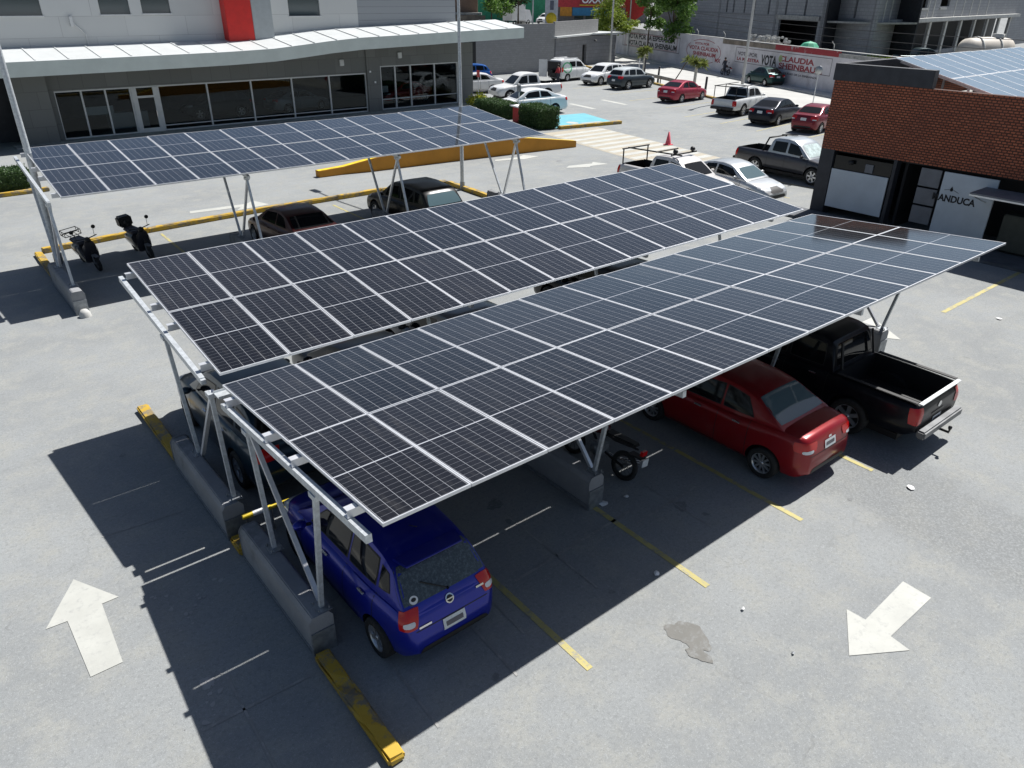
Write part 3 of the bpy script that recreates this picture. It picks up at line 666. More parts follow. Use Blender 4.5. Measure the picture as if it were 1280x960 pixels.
    patch('rear_bumper_trim',[(-h-.1,.55,.33),(-h-.1,-.55,.33),(-h-.1,-.5,.44),(-h-.1,.5,.44)],(1,0,0),M['black'],8,4,.3)
    # handles, mirrors
    for hx in s['handles']:
        for sg in (-1,1):
            z=zb(hx)-.10; y=sg*(hw(hx)*.975); mb=MB(); mb.box((hx,y+sg*.012,z),(.16,.03,.028)); mb.build('door_handle',pm if not detail else M['chrome'],root,bevel=.008)
    mx=s['mirror']
    for sg in (-1,1):
        mb=MB(); mb.lathe([(0,-.07),(.06,-.06),(.085,-.01),(.085,.02),(0,.03)],(0,0,0),axis='X',n=12)
        o_=mb.build('mirror',M['chrome'] if s.get('chromemir') else pm,root); o_.location=(mx,sg*(Wd/2+.07),zb(mx)+.08); o_.scale=(1,1.25,.85)
        a=MB(); a.bar((0,-sg*.13,-.06),(0,0,-.01),.05,.03); a.build('mirror_arm',M['black'],o_)
    # seams
    if detail:
        sx=s['seams']
        for xx in sx:
            zt_=zb(xx)+.0; patch('door_seam',[(xx-.006,1.,.30),(xx+.006,1.,.30),(xx+.006,1.,zt_-.01),(xx-.006,1.,zt_-.01)],(0,-1,0),M['black'],1,14,0,.003,mirror=True)
        x0,x1=sx[0],sx[-1]
        patch('sill_trim',[(x0,1.,.27),(x1,1.,.27),(x1,1.,.30),(x0,1.,.30)],(0,-1,0),M['black'],16,1,0,.004,mirror=True)
    else:
        for xx in s['seams']:
            patch('door_seam',[(xx-.008,1.,.30),(xx+.008,1.,.30),(xx+.008,1.,zb(xx)-.01),(xx-.008,1.,zb(xx)-.01)],(0,-1,0),M['black'],1,10,0,.003,mirror=True)
    tm,rm=wheel_mesh(r,s.get('rims',rimstyle))
    for wx in (xf,xr):
        for sg in (-1,1):
            w=bpy.data.objects.new('wheel',tm); COL.objects.link(w); w.parent=root; w.location=(wx,sg*(Wd/2-.115),r); w.rotation_euler=(0,random.uniform(0,6),0 if sg>0 else PI)
            q=bpy.data.objects.new('rim',rm); COL.objects.link(q); q.parent=w
    mb=MB(); mb.bx(-h+.35,h-.35,-Wd/2+.3,Wd/2-.3,.17,.30); mb.build('underbody','black',root)
    root['hw']=0; del root['hw']
    return root,patch,hw,zb
HATCH=dict(L=3.8,W=1.66,wr=.29,xf=1.18,xr=-1.26,tap=.17,rtap=.16,rw=.62,
 top=[(-1.9,.50),(-1.885,.62),(-1.84,.82),(-1.76,.95),(-1.5,.99),(-.8,.965),(.2,.93),(.85,.91),(1.3,.85),(1.65,.74),(1.83,.60),(1.9,.48)],
 gh=[(-1.80,.88),(-1.70,1.04),(-1.42,1.36),(-1.15,1.45),(-.6,1.515),(-.1,1.52),(.15,1.48),(.4,1.36),(1.08,.90)],rear=((-1.715,1.02),(-1.36,1.385)),front=((1.0,.97),(.45,1.32)),
 side=[[(-.42,1.02),(.62,.99),(.30,1.31),(-.40,1.40)],[(-1.15,1.05),(-.50,1.02),(-.48,1.40),(-1.10,1.38)],[(-1.45,1.10),(-1.22,1.07),(-1.18,1.34),(-1.35,1.30)]],
 tail=(.62,.70,.74,.99),tailc=(.64,.69,.78,.85),tw=.06,head=(.5,.74,.62,.76),plate=.62,handles=(.05,-.95),mirror=.62,seams=[.85,-.45,-1.2],rwm='glass')
SEDAN=dict(L=4.3,W=1.72,wr=.30,xf=1.20,xr=-1.38,tap=.15,rtap=.14,rw=.66,
 top=[(-2.15,.50),(-2.14,.68),(-2.11,.94),(-2.03,1.03),(-1.6,1.05),(-.8,.98),(.3,.95),(.95,.93),(1.4,.87),(1.85,.76),(2.06,.64),(2.15,.50)],
 gh=[(-1.72,.98),(-1.5,1.10),(-.95,1.38),(-.6,1.455),(-.1,1.48),(.25,1.44),(.5,1.34),(1.15,.92)],rear=((-1.52,1.09),(-.98,1.365)),front=((1.08,.97),(.52,1.32)),
 side=[[(-.30,1.01),(.72,.98),(.38,1.30),(-.28,1.38)],[(-1.02,1.05),(-.38,1.02),(-.36,1.38),(-.80,1.33)]],
 tail=(.52,.80,.78,.96),tailc=(.60,.74,.77,.83),head=(.5,.76,.62,.76),plate=.80,handles=(.10,-.75),mirror=.78,seams=[.98,-.33,-1.0])
SEDAN2=dict(SEDAN); SEDAN2.update(L=4.6,W=1.8,xf=1.42,xr=-1.32,
 top=[(-2.3,.52),(-2.285,.70),(-2.24,.93),(-2.12,1.02),(-1.65,1.04),(-.8,.98),(.3,.94),(1.0,.91),(1.5,.85),(1.95,.74),(2.2,.62),(2.3,.50)],
 gh=[(-1.85,1.0),(-1.55,1.12),(-.95,1.37),(-.55,1.44),(-.1,1.455),(.3,1.40),(.55,1.31),(1.25,.90)],rear=((-1.62,1.10),(-1.0,1.35)),front=((1.17,.95),(.58,1.29)),
 side=[[(-.32,1.0),(.78,.97),(.42,1.28),(-.30,1.36)],[(-1.15,1.05),(-.40,1.01),(-.38,1.36),(-.85,1.31)]])
SUV=dict(L=4.5,W=1.84,wr=.36,xf=1.38,xr=-1.32,rw=.72,bot=[(-2.25,.42),(-2.05,.28),(2.0,.26),(2.25,.36)],
 top=[(-2.25,.60),(-2.235,.80),(-2.18,1.02),(-2.0,1.09),(-.8,1.08),(.5,1.05),(1.05,1.03),(1.5,.98),(1.95,.88),(2.18,.74),(2.25,.6)],
 gh=[(-2.12,1.02),(-2.0,1.20),(-1.72,1.52),(-1.5,1.62),(-.6,1.68),(.1,1.65),(.4,1.55),(1.15,1.02)],rear=((-2.03,1.16),(-1.74,1.50)),front=((1.08,1.08),(.48,1.50)),
 side=[[(-.28,1.12),(.72,1.10),(.38,1.46),(-.26,1.54)],[(-1.15,1.14),(-.38,1.12),(-.36,1.54),(-1.1,1.53)],[(-1.8,1.2),(-1.25,1.16),(-1.22,1.52),(-1.6,1.48)]],
 tail=(.55,.85,.88,1.08),head=(.5,.8,.76,.90),plate=.75,handles=(.05,-.85),mirror=.72,seams=[.95,-.33,-1.18],rims='five')
VAN=dict(L=4.4,W=1.84,wr=.32,xf=1.40,xr=-1.35,rw=.80,bot=[(-2.2,.34),(-2.0,.24),(2.0,.22),(2.2,.3)],
 top=[(-2.2,.9),(-2.19,1.05),(-2.1,1.12),(-.8,1.12),(.6,1.10),(1.2,1.08),(1.6,1.02),(1.95,.90),(2.12,.76),(2.2,.6)],
 gh=[(-2.17,1.05),(-2.14,1.5),(-2.08,1.78),(-1.8,1.83),(0,1.85),(.35,1.80),(.6,1.66),(1.45,1.02)],rear=((-2.16,1.12),(-2.13,1.60)),front=((1.35,1.10),(.68,1.62)),
 side=[[(-.05,1.20),(.95,1.17),(.55,1.58),(-.05,1.64)],[(-1.0,1.22),(-.2,1.20),(-.2,1.64),(-1.0,1.64)]],
 tail=(.75,.9,.80,1.2),head=(.55,.8,.78,.95),plate=.65,handles=(.0,-.35),mirror=.9,seams=[1.1,-.12,-1.1],rims='cap')
def pickup(L=5.25,W=1.85,H=1.78,**k):
    h=L/2
    d=dict(L=L,W=W,wr=.38,xf=h-.95,xr=-h+1.25,rw=.72,tap=.05,rtap=.03,bot=[(-h,.55),(-h+.2,.42),(h-.2,.36),(h,.42)],
     top=[(-h,.86),(-h+.02,1.08),(-h+.1,1.12),(-.9,1.13),(-.7,1.12),(.9,1.10),(1.4,1.08),(1.9,1.02),(h-.25,.92),(h-.06,.78),(h,.66)],
     gh=[(-.86,1.04),(-.80,1.35),(-.70,H-.10),(-.45,H-.02),(.1,H),(.45,H-.05),(.72,H-.16),(1.42,1.08)],rear=((-.815,1.20),(-.72,H-.15)),front=((1.34,1.14),(.78,H-.20)),
     side=[[(.22,1.18),(1.08,1.15),(.68,H-.23),(.22,H-.15)],[(-.62,1.19),(.12,1.18),(.12,H-.15),(-.56,H-.17)]],
     tail=(.74,.88,.72,1.04),tw=.02,head=(.5,.8,.80,.95),plate=.62,handles=(.35,-.48),mirror=1.1,seams=[1.35,.17,-.78],bed=(-h+.07,-.92),rims='six')
    d.update(k); return d
cg1='cars parked under the carports'; cg2='cars in the far parking rows'; cg3='vehicles parked beside the brick shop'
# --- under near canopy
root,patch,hw,zb=vehicle(HATCH,1.13,-2.22,90,'hatchback','royal blue hatchback with a round sticker on its dusty rear window under the near canopy','car','royal_blue',(.008,.018,.30),.35,group=cg1,detail=1)
M['dusty_glass']=worn('dust_speckled_glass',(.05,.065,.075),(.115,.145,.16),.44,26,.2,soft=.25)
for o in list(root.children):
    if o.name.startswith('rear_window'): o.data.materials[0]=M['dusty_glass']; rwin=o
mb=MB(); mb.tube([(-1.76,.0,1.055),(-1.60,.30,1.20)],.009,6); mb.lathe([(0,.02),(.02,.015),(.02,-.01)],(-1.76,0,1.05),axis='X',n=8); mb.build('rear_wiper','black',root)
mb=MB(); mb.tube([(-.9,0,1.50),(-1.1,0,1.60)],.006,5); mb.build('aerial','black',root)
st_=patch('sticker',[(-1.8,.52,1.045),(-1.8,.40,1.045),(-1.8,.40,1.155),(-1.8,.52,1.155)],(1,0,-.4),M['white_ink'],6,6,1.,.011)
patch('sticker_mark',[(-1.8,.495,1.08),(-1.8,.425,1.08),(-1.8,.425,1.13),(-1.8,.495,1.13)],(1,0,-.4),M['ink'],5,5,1.,.014)
for rr,mm,of in ((.062,'chrome',.010),(.044,'black',.013)):
    patch('badge',[(-1.95,rr,.93-rr),(-1.95,-rr,.93-rr),(-1.95,-rr,.93+rr),(-1.95,rr,.93+rr)],(1,0,-.2),M[mm],6,6,1.,of)
patch('badge_bar',[(-1.95,.06,.922),(-1.95,-.06,.922),(-1.95,-.06,.938),(-1.95,.06,.938)],(1,0,-.2),M['chrome'],4,1,0,.016)
patch('nameplate',[(-1.95,.50,.735),(-1.95,.32,.735),(-1.95,.32,.76),(-1.95,.50,.76)],(1,0,-.1),M['chrome'],6,1,0,.012)
patch('nameplate',[(-1.95,-.40,.86),(-1.95,-.52,.86),(-1.95,-.52,.885),(-1.95,-.40,.885)],(1,0,-.1),M['chrome'],6,1,0,.012)
patch('tailgate_seam',[(-1.95,.62,.70),(-1.95,-.62,.70),(-1.95,-.62,.712),(-1.95,.62,.712)],(1,0,-.05),M['black'],14,1,0,.003)
mb=MB(); mb.tube([(-1.25,.35,1.50),(-1.0,.35,1.515)],.008,6)
sp_=MB(); sp_.prism([(-1.50,-.42),(-1.25,-.48),(-1.25,.48),(-1.50,.42)],1.40,1.43); sp_.build('roof_spoiler',paint('royal_blue',(0,0,0)),root,bevel=.01)
root,patch,_,_=vehicle(SEDAN,8.56,-2.83,90,'sedan','bright red sedan half out of the shade between the motorcycle and the black pickup','car','bright_red',(.24,.005,.009),.25,group=cg1,detail=1,rimstyle='ten')
for o in list(root.children):
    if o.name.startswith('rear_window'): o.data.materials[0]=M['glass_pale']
patch('badge',[(-2.3,.05,.91),(-2.3,-.05,.91),(-2.3,-.04,.95),(-2.3,.04,.95)],(1,0,-.1),M['chrome'],4,3,.4,.012)
patch('boot_seam',[(-2.3,.6,.70),(-2.3,-.6,.70),(-2.3,-.6,.712),(-2.3,.6,.712)],(1,0,0),M['black'],14,1,0,.003)
PK=pickup(5.2,1.84,1.77)
root,patch,_,_=vehicle(PK,11.25,-3.0,90,'pickup_truck','black double cab pickup with an open bed beside the bright red sedan','pickup','gloss_black',(.006,.007,.011),.3,group=cg1,detail=1)
patch('tailgate_emblem',[(-2.8,.07,.86),(-2.8,-.07,.86),(-2.8,-.07,.97),(-2.8,.07,.97)],(1,0,0),M['chrome'],5,5,1.,.012)
patch('tailgate_lettering',[(-2.8,.24,.76),(-2.8,-.24,.76),(-2.8,-.24,.80),(-2.8,.24,.80)],(1,0,0),M['rim_dark'],8,1,0,.012)
M['bumper_steel']=mat('dull_bumper_steel',(.16,.165,.17),.45,.4,var=.2)
def bumper(root,L,W,m='chrome'):
    mb=MB(); h=L/2; mb.bar((-h-.10,-W/2+.12,.55),(-h-.10,W/2-.12,.55),.16,.17); mb.build('rear_bumper',m,root,bevel=.03)
    mb=MB(); mb.tube([(-h-.05,0,.42),(-h-.30,0,.42),(-h-.30,0,.5)],.025,8); mb.lathe([(0,.06),(.035,.045),(.035,0),(0,-.0)],(-h-.30,0,.5),n=10); mb.build('tow_hitch','black',root)
bumper(root,5.2,1.84,'bumper_steel')
mb=MB(); mb.bx(-2.6,-2.52,-.8,.8,1.125,1.15); mb.build('bed_rail_cap',M['alu_dark'],root,bevel=.008)
for sg in (-1,1): mb=MB(); y0,y1=sorted((sg*.75,sg*.85)); mb.bx(-2.52,-.95,y0,y1,1.135,1.155); mb.build('bed_rail_cap','black',root,bevel=.008)
for sg in (-1,1): mb=MB(); mb.bar((-.92,sg*.62,1.16),(-.80,sg*.58,1.68),.04,.04); mb.build('cab_bar','black',root)
mb=MB()
for i in range(9): mb.bx(-2.50,-.98,-.68+i*.17-.02,-.68+i*.17+.02,.622,.634)
mb.build('bed_ribs',M['black'],root)
# things in the bed
t=empty('rope_coil',(11.0,-3.72+.0,.66),0,'coil of yellow rope lying at the front of the black pickup bed','rope'); mb=MB()
for k in range(4): mb.tube([((.16-.02*k)*math.cos(a),(.13-.015*k)*math.sin(a)*1.2,.03*k+.02) for a in [i*PI/8 for i in range(17)]],.014,6)
mb.build('coil','tan',t)
mb=MB(); 
for k in range(26):
    a=random.uniform(0,6.28); rr=random.uniform(0,.13); mb.box((rr*math.cos(a),rr*math.sin(a),random.uniform(.02,.12)),(.10,.07,.02),M_=Matrix.Rotation(random.uniform(0,3),3,'X')@Matrix.Rotation(random.uniform(0,3),3,'Z'))
o=mb.build('crumpled_bag',mat('blue_white_plastic',(.20,.25,.60),.4,var=.6,scale=18)); o.location=(11.1,-4.5,.64); tag(o,'crumpled blue and white plastic bag in the black pickup bed','bag')
# --- under middle canopy (seen from the side and through the valley gap)
vehicle(SUV,1.22,2.55,90,'suv','dark teal car with a red taillight under the left end of the middle canopy','car','dark_teal',(.012,.035,.06),.4,group=cg1,detail=1,scale=.98)
vehicle(SEDAN2,3.65,2.5,90,'sedan','dark grey car next to the teal car glimpsed through the canopy gap','car','dark_grey',(.03,.032,.04),.4,group=cg1)
vehicle(SUV,5.95,2.6,90,'suv','slate grey car in the third bay glimpsed through the canopy gap','car','slate_grey',(.12,.125,.15),.4,group=cg1)
vehicle(SUV,10.85,2.6,90,'suv','black car far along the gap between the near and middle canopies','car','black2',(.01,.01,.012),.3,group=cg1)
# --- under far canopy
vehicle(SEDAN2,7.0,13.45,90,'sedan','dark maroon car under the middle of the far canopy','car','maroon',(.040,.005,.006),.35,group=cg1)
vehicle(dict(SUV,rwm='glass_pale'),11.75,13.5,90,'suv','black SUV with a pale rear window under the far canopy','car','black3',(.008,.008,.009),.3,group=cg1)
# --- beside the brick shop
PKS=pickup(5.2,1.84,1.76)
root,patch,_,_=vehicle(PKS,22.8,10.4,-90,'pickup_truck','pickup with a steel rack and red tail between the crossing and the silver sedan','pickup','pearl_white',(.62,.60,.58),.1,group=cg3,roof=('pearl_white',(0,0,0)),glass='glass')
def rack(root,L,posts,bar_z,m='black',w=.78,lamps=False,over=.9):
    mb=MB(); h=L/2
    for x in posts:
        for sg in (-1,1): mb.tube([(x,sg*w,1.1),(x,sg*w,bar_z)],.028,8)
        mb.tube([(x,-w-.05,bar_z),(x,w+.05,bar_z)],.028,8)
    for sg in (-1,1): mb.tube([(posts[0],sg*w,bar_z),(over,sg*w,bar_z)],.025,8)
    o=mb.build('ladder_rack',m,root)
    if lamps:
        for sg in (-.5,.5):
            l=MB(); l.lathe([(0,-.07),(.09,-.07),(.10,.0),(.06,.08),(0,.09)],(over-.1,sg,bar_z+.12),axis='X',n=12); l.build('rack_lamp','black',root)
mb=MB()
for sg in (-1,1): mb.tube([(-2.35,sg*.78,1.1),(-2.35,sg*.78,1.72)],.03,8)
mb.tube([(-2.35,-.85,1.74),(-2.35,.85,1.74)],.035,8); mb.tube([(-2.35,-.5,1.76),(.6,-.5,1.86)],.03,8); mb.tube([(.3,-.8,1.86),(.3,.8,1.86)],.035,8); mb.tube([(-.6,-.7,1.85),(-.6,.7,1.85)],.03,8)
mb.build('ladder_rack','black',root)
for sg in (-.55,.55):
    l=MB(); l.lathe([(0,-.07),(.09,-.07),(.10,.0),(.06,.08),(0,.09)],(.3,sg,1.98),axis='X',n=12); l.build('rack_lamp','black',root)
mb=MB(); mb.box((-1.1,.45,1.2),(.5,.4,.5)); mb.build('red_jerrycan','red_plastic',root,bevel=.05)
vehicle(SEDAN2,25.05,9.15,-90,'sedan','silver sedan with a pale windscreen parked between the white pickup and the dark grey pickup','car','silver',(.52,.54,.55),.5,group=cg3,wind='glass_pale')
PK2=pickup(5.3,1.85,1.80); root,_,_,_=vehicle(PK2,30.45,9.7,-92,'pickup_truck','dark grey double cab pickup with a roll bar beside the brick shop','pickup','graphite',(.07,.07,.078),.5,group=cg3,roof=('roof_silver',(.45,.48,.50),.5),wind='sunshade')
mb=MB(); mb.tube([(-1.2,-.72,1.12),(-.95,-.68,1.72),(-.95,.68,1.72),(-1.2,.72,1.12)],.04,8); mb.tube([(-.95,.3,1.76),(-.1,.3,1.86)],.03,6); mb.build('roll_bar','black',root)
bumper(root,5.3,1.85,'black')
# --- far rows
S=1.08
root,patch,_,_=vehicle(dict(VAN),52.2,48.4,6,'van','white delivery van with a green circle and its rear doors open','van','van_white',(.74,.75,.74),.0,scale=S,group=cg2)
M['green_decal']=mat('green_decal',(.10,.42,.20),.5)
for rr,mm,of in ((.62,'green_decal',.008),(.46,None,.011)):
    patch('green_ring',[(-1.35-rr,-1,1.15-rr*.75),(-1.35+rr,-1,1.15-rr*.75),(-1.35+rr,-1,1.15+rr*.75),(-1.35-rr,-1,1.15+rr*.75)],(0,1,0),M[mm] if mm else paint('van_white',(0,0,0)),12,12,1.,of)
for sg in (-1,1):
    mb=MB(); mb.box((-.42,0,1.05),(.82,.05,1.45)); d=mb.build('rear_door',paint('van_white',(0,0,0)),root,bevel=.02); d.location=(-2.2,sg*.86,0); d.rotation_euler=(0,0,R(42 if sg<0 else -70))
    g=MB(); g.box((-.42,sg*.03,1.42),(.55,.012,.45)); g.build('door_window','glass',d)
mb=MB(); mb.bx(-2.26,-2.20,-.74,.74,.45,1.66); mb.build('cargo_opening','black',root)
mb=MB(); mb.box((-2.45,-.1,.62),(.45,.9,.28)); mb.box((-2.45,.1,.88),(.35,.5,.22)); o=mb.build('tool_boxes','black'); o.parent=root
mb=MB(); mb.bx(-1.6,.2,-.66,-.60,1.86,1.93); mb.bx(-1.6,.2,.60,.66,1.86,1.93); mb.build('roof_rails','white_ink',root)
vehicle(SUV,52.4,44.0,186,'suv','white SUV with black roof glass parked nose out beside the white van','car','white',(.76,.77,.77),.0,scale=S,group=cg2)
vehicle(SUV,51.9,39.9,2,'suv','dark grey blue SUV with a pale roof beside the white SUV','car','dark_bluegrey',(.035,.05,.06),.4,scale=S,group=cg2,roof=('pale_roof',(.62,.66,.66),.1))
vehicle(SEDAN2,48.7,31.3,6,'sedan','bright cherry sedan parked alone between the dark SUV and the white pickup','car','cherry',(.33,.02,.045),.3,scale=S,group=cg2)
root,_,_,_=vehicle(pickup(5.2,1.84,1.78,tail=(.74,.88,.7,1.03)),46.6,24.1,8,'pickup_truck','white pickup with black ladder rack between the cherry and black sedans','pickup','white2',(.70,.71,.70),.0,scale=S,group=cg2)
rack(root,5.2,(-2.45,-1.0),1.85,over=.7)
bumper(root,5.2,1.84,'black')
vehicle(SEDAN2,44.9,20.1,8,'sedan','black sedan with red taillights between the white pickup and the maroon sedan','car','navy_black',(.018,.020,.028),.4,scale=S,group=cg2)
vehicle(SEDAN,44.3,16.6,8,'sedan','dark red sedan with a tinted rear window next to the brick building','car','wine',(.19,.012,.022),.3,scale=S,group=cg2)
vehicle(pickup(5.3,1.9,1.85),38.75,39.35,168,'pickup_truck','white pickup with a black grille parked nose in behind the hedge','pickup','white3',(.76,.76,.76),.0,scale=1.1,group=cg2)
vehicle(SEDAN2,33.95,33.05,163,'sedan','white sedan with dark windows beside the hedge and the turquoise bay','car','white4',(.78,.79,.80),.0,scale=1.15,group=cg2)
vehicle(SEDAN2,38.2,45.4,150,'sedan','white car mostly hidden behind the white pickup by the grey wall','car','white5',(.72,.72,.72),.0,scale=S,group=cg2)
vehicle(HATCH,42.4,51.9,150,'hatchback','small bright blue car at the foot of the grey wall','car','sky_blue',(.02,.12,.42),.2,scale=1.1,group=cg2)
vehicle(SEDAN,65.0,34.6,66,'sedan','green sedan parked on the street in front of the painted wall','car','dark_green',(.02,.055,.055),.5,scale=S)
vehicle(SUV,86.9,97.3,230,'suv','white SUV on the raised road beyond the grey wall','car','white6',(.75,.75,.75),.0,scale=1.15)[0].location.z=3.0
vehicle(SEDAN,91,96,200,'sedan','white car beside the yellow circle poster on the raised road','car','white7',(.7,.7,.7),.0,scale=1.1)[0].location.z=3.0
# ------------------------------------------------------------------ motorbikes
def torus(mb,c,R_,r,n=24,k=8,mi=0):
    mb.lathe([(R_+r*math.cos(a),r*math.sin(a)) for a in [2*PI*i/k for i in range(k)]],c,axis='Y',n=n,closed=True,mi=mi)
def two_wheel(mb_root,x,r,w=.05):
    t=MB(); torus(t,(0,0,0),r-w,w); wh=t.build('wheel','rubber',mb_root); wh.location=(x,0,r)
    m=MB(); torus(m,(0,0,0),r-2*w,.012,k=6)
    for i in range(10):
        a=2*PI*i/10; m.tube([(0,0,0),((r-2*w)*math.cos(a),0,(r-2*w)*math.sin(a))],.006,4)
    m.lathe([(0,-.05),(.05,-.05),(.05,.05),(0,.05)],axis='Y',n=12); m.build('rim','rim_dark',wh)
def scooter(x,y,deg,label,box=False,lean=6):
    root=empty('scooter',(x,y,0),R(deg),label,'scooter','two black scooters under the far canopy'); root.rotation_euler=(R(lean),0,R(deg))
    two_wheel(root,.62,.24,.055); two_wheel(root,-.62,.24,.055)
    m=MB(); vs=[];fs=[]
    prof=[(-.80,.42,.10,.50),(-.72,.34,.15,.66),(-.45,.30,.17,.74),(-.15,.22,.15,.72),(.0,.20,.14,.42),(.25,.20,.14,.32),(.36,.24,.16,.50),(.42,.32,.16,.90),(.52,.48,.12,.98)]
    for px,z0,w,z1 in prof:
        for a in range(10):
            t=2*PI*a/10; vs.append((px,w*math.cos(t)*(abs(math.cos(t))**-.3 if abs(math.cos(t))>.01 else 1),(z0+z1)/2+(z1-z0)/2*math.sin(t)))
    for i in range(len(prof)-1):
        for a in range(10): fs.append((i*10+a,i*10+(a+1)%10,(i+1)*10+(a+1)%10,(i+1)*10+a))
    fs+= [tuple(range(10))[::-1],tuple((len(prof)-1)*10+a for a in range(10))]; m.add(vs,fs,0,True); m.v=[(v[0],v[1]*1.35,v[2]) for v in m.v]; m.build('body',mat('scooter_black',(.016,.016,.022),.3,coat=.5),root,sharp=40)
    m=MB(); m.prism([(-.72,-.17),(-.2,-.21),(.0,-.15),(.0,.15),(-.2,.21),(-.72,.17)],.74,.83); m.build('seat',mat('seat_vinyl',(.05,.05,.065),.5),root,bevel=.03)
    m=MB(); m.tube([(.58,0,.26),(.42,0,1.0)],.03,8); m.tube([(.40,-.33,1.03),(.46,0,1.0),(.40,.33,1.03)],.016,8); m.lathe([(0,.09),(.08,.06),(.09,-.02),(.0,-.06)],(.50,0,.98),axis='X',n=12); m.build('handlebar','black',root)
    m=MB(); m.tube([(.60,-.06,.26),(.60,-.06,.52)],.02,6); m.prism([(.40,-.07),(.86,-.06),(.86,.06),(.40,.07)],.50,.53); m.build('front_mudguard',mat('grey_mudguard',(.22,.23,.25),.4),root,bevel=.02)
    for sg in (-1,1):
        m=MB(); m.tube([(.42,sg*.26,1.03),(.38,sg*.30,1.24)],.007,5); m.lathe([(0,-.012),(.06,-.008),(.06,.008),(0,.012)],(.38,sg*.32,1.28),axis='X',n=12); m.build('mirror','black',root)
    if box:
        m=MB(); m.box((-.88,0,.98),(.36,.42,.34)); m.build('top_box','black',root,bevel=.05)
        m=MB(); m.bar((-.55,0,.72),(-.9,0,.82),.18,.03); m.build('rack','black',root)
    else:
        m=MB()
        for z in (.86,1.0):
            pts=[(-1.12,-.24,z),(-.72,-.24,z),(-.72,.24,z),(-1.12,.24,z),(-1.12,-.24,z)]
            m.tube(pts,.012,6)
        for px,py in ((-1.12,-.24),(-.72,-.24),(-.72,.24),(-1.12,.24),(-.92,-.24),(-.92,.24)): m.tube([(px,py,.86),(px,py,1.0)],.010,6)
        for py in (-.12,0,.12): m.tube([(-1.12,py,.86),(-.6,py,.86)],.010,6)
        m.build('rack','black',root)
    return root
scooter(1.15,15.55,-82,'black scooter with an empty wire rack nearest to the far left barrier')
scooter(2.75,15.75,-84,'black scooter with a black top box parked closer to the maroon car',True)
def motorbike(x,y,deg,label,col='black',group=None,lean=9):
    root=empty('motorcycle',(x,y,0),0,label,'motorcycle',group); root.rotation_euler=(R(lean),0,R(deg))
    two_wheel(root,.66,.30,.045); two_wheel(root,-.62,.30,.05)
    m=MB(); m.tube([(.66,.08,.30),(.42,.08,.92)],.024,8); m.tube([(.66,-.08,.30),(.42,-.08,.92)],.024,8); m.tube([(.34,-.36,1.02),(.40,-.1,.98),(.40,.1,.98),(.34,.36,1.02)],.014,8); m.build('fork',M['chrome'],root)
    m=MB(); m.tube([(.42,0,.86),(.0,0,.42),(-.25,0,.34),(-.62,.06,.30)],.025,8); m.tube([(.40,0,.84),(-.30,0,.70),(-.85,0,.74)],.022,8); m.build('frame','black',root)
    m=MB(); m.lathe([(0,-.26),(.10,-.22),(.145,-.05),(.14,.10),(.08,.24),(0,.27)],(.12,0,.84),axis='X',n=16); m.build('fuel_tank',mat('dark_red_tank',(.10,.01,.012),.25,coat=.6),root)
    m=MB(); m.prism([(-.82,-.10),(-.1,-.14),(-.1,.14),(-.82,.10)],.76,.84); m.build('seat','black',root,bevel=.03)
    m=MB(); m.box((.02,0,.42),(.30,.24,.26)); m.lathe([(0,-.14),(.12,-.14),(.12,.14),(0,.14)],(-.02,0,.38),axis='Y',n=14); m.build('engine','plate',root,bevel=.02)
    m=MB(); m.tube([(.12,-.14,.36),(-.25,-.17,.26),(-.85,-.20,.40)],[.022,.03,.05],10); m.build('exhaust','chrome',root)
    m=MB(); m.lathe([(0,.10),(.085,.08),(.09,-.03),(0,-.05)],(.50,0,.88),axis='X',n=14); m.build('headlight','lamp_clear',root)
    m=MB(); m.prism([(-1.0,-.08),(-.70,-.09),(-.70,.09),(-1.0,.08)],.60,.63); m.box((-.98,0,.72),(.06,.14,.09),mi=1); m.build('rear_mudguard',['black','lamp_red'],root)
    m=MB(); m.box((-1.05,0,.55),(.012,.17,.15)); m.build('licence_plate','plate_white',root)
    for sg in (-1,1):
        m=MB(); m.tube([(.36,sg*.28,1.02),(.30,sg*.32,1.2)],.007,5); m.lathe([(0,-.01),(.05,-.008),(.05,.008),(0,.01)],(.30,sg*.33,1.22),axis='X',n=10); m.build('mirror','black',root)
    return root
motorbike(5.68,-2.15,95,'black motorcycle with chrome exhaust beside the middle barrier').scale=(.94,)*3
motorbike(*wl(16.4,-1.2)[:2],66,'dark motorcycle at the foot of the painted wall behind the green sedan').location.z=.14
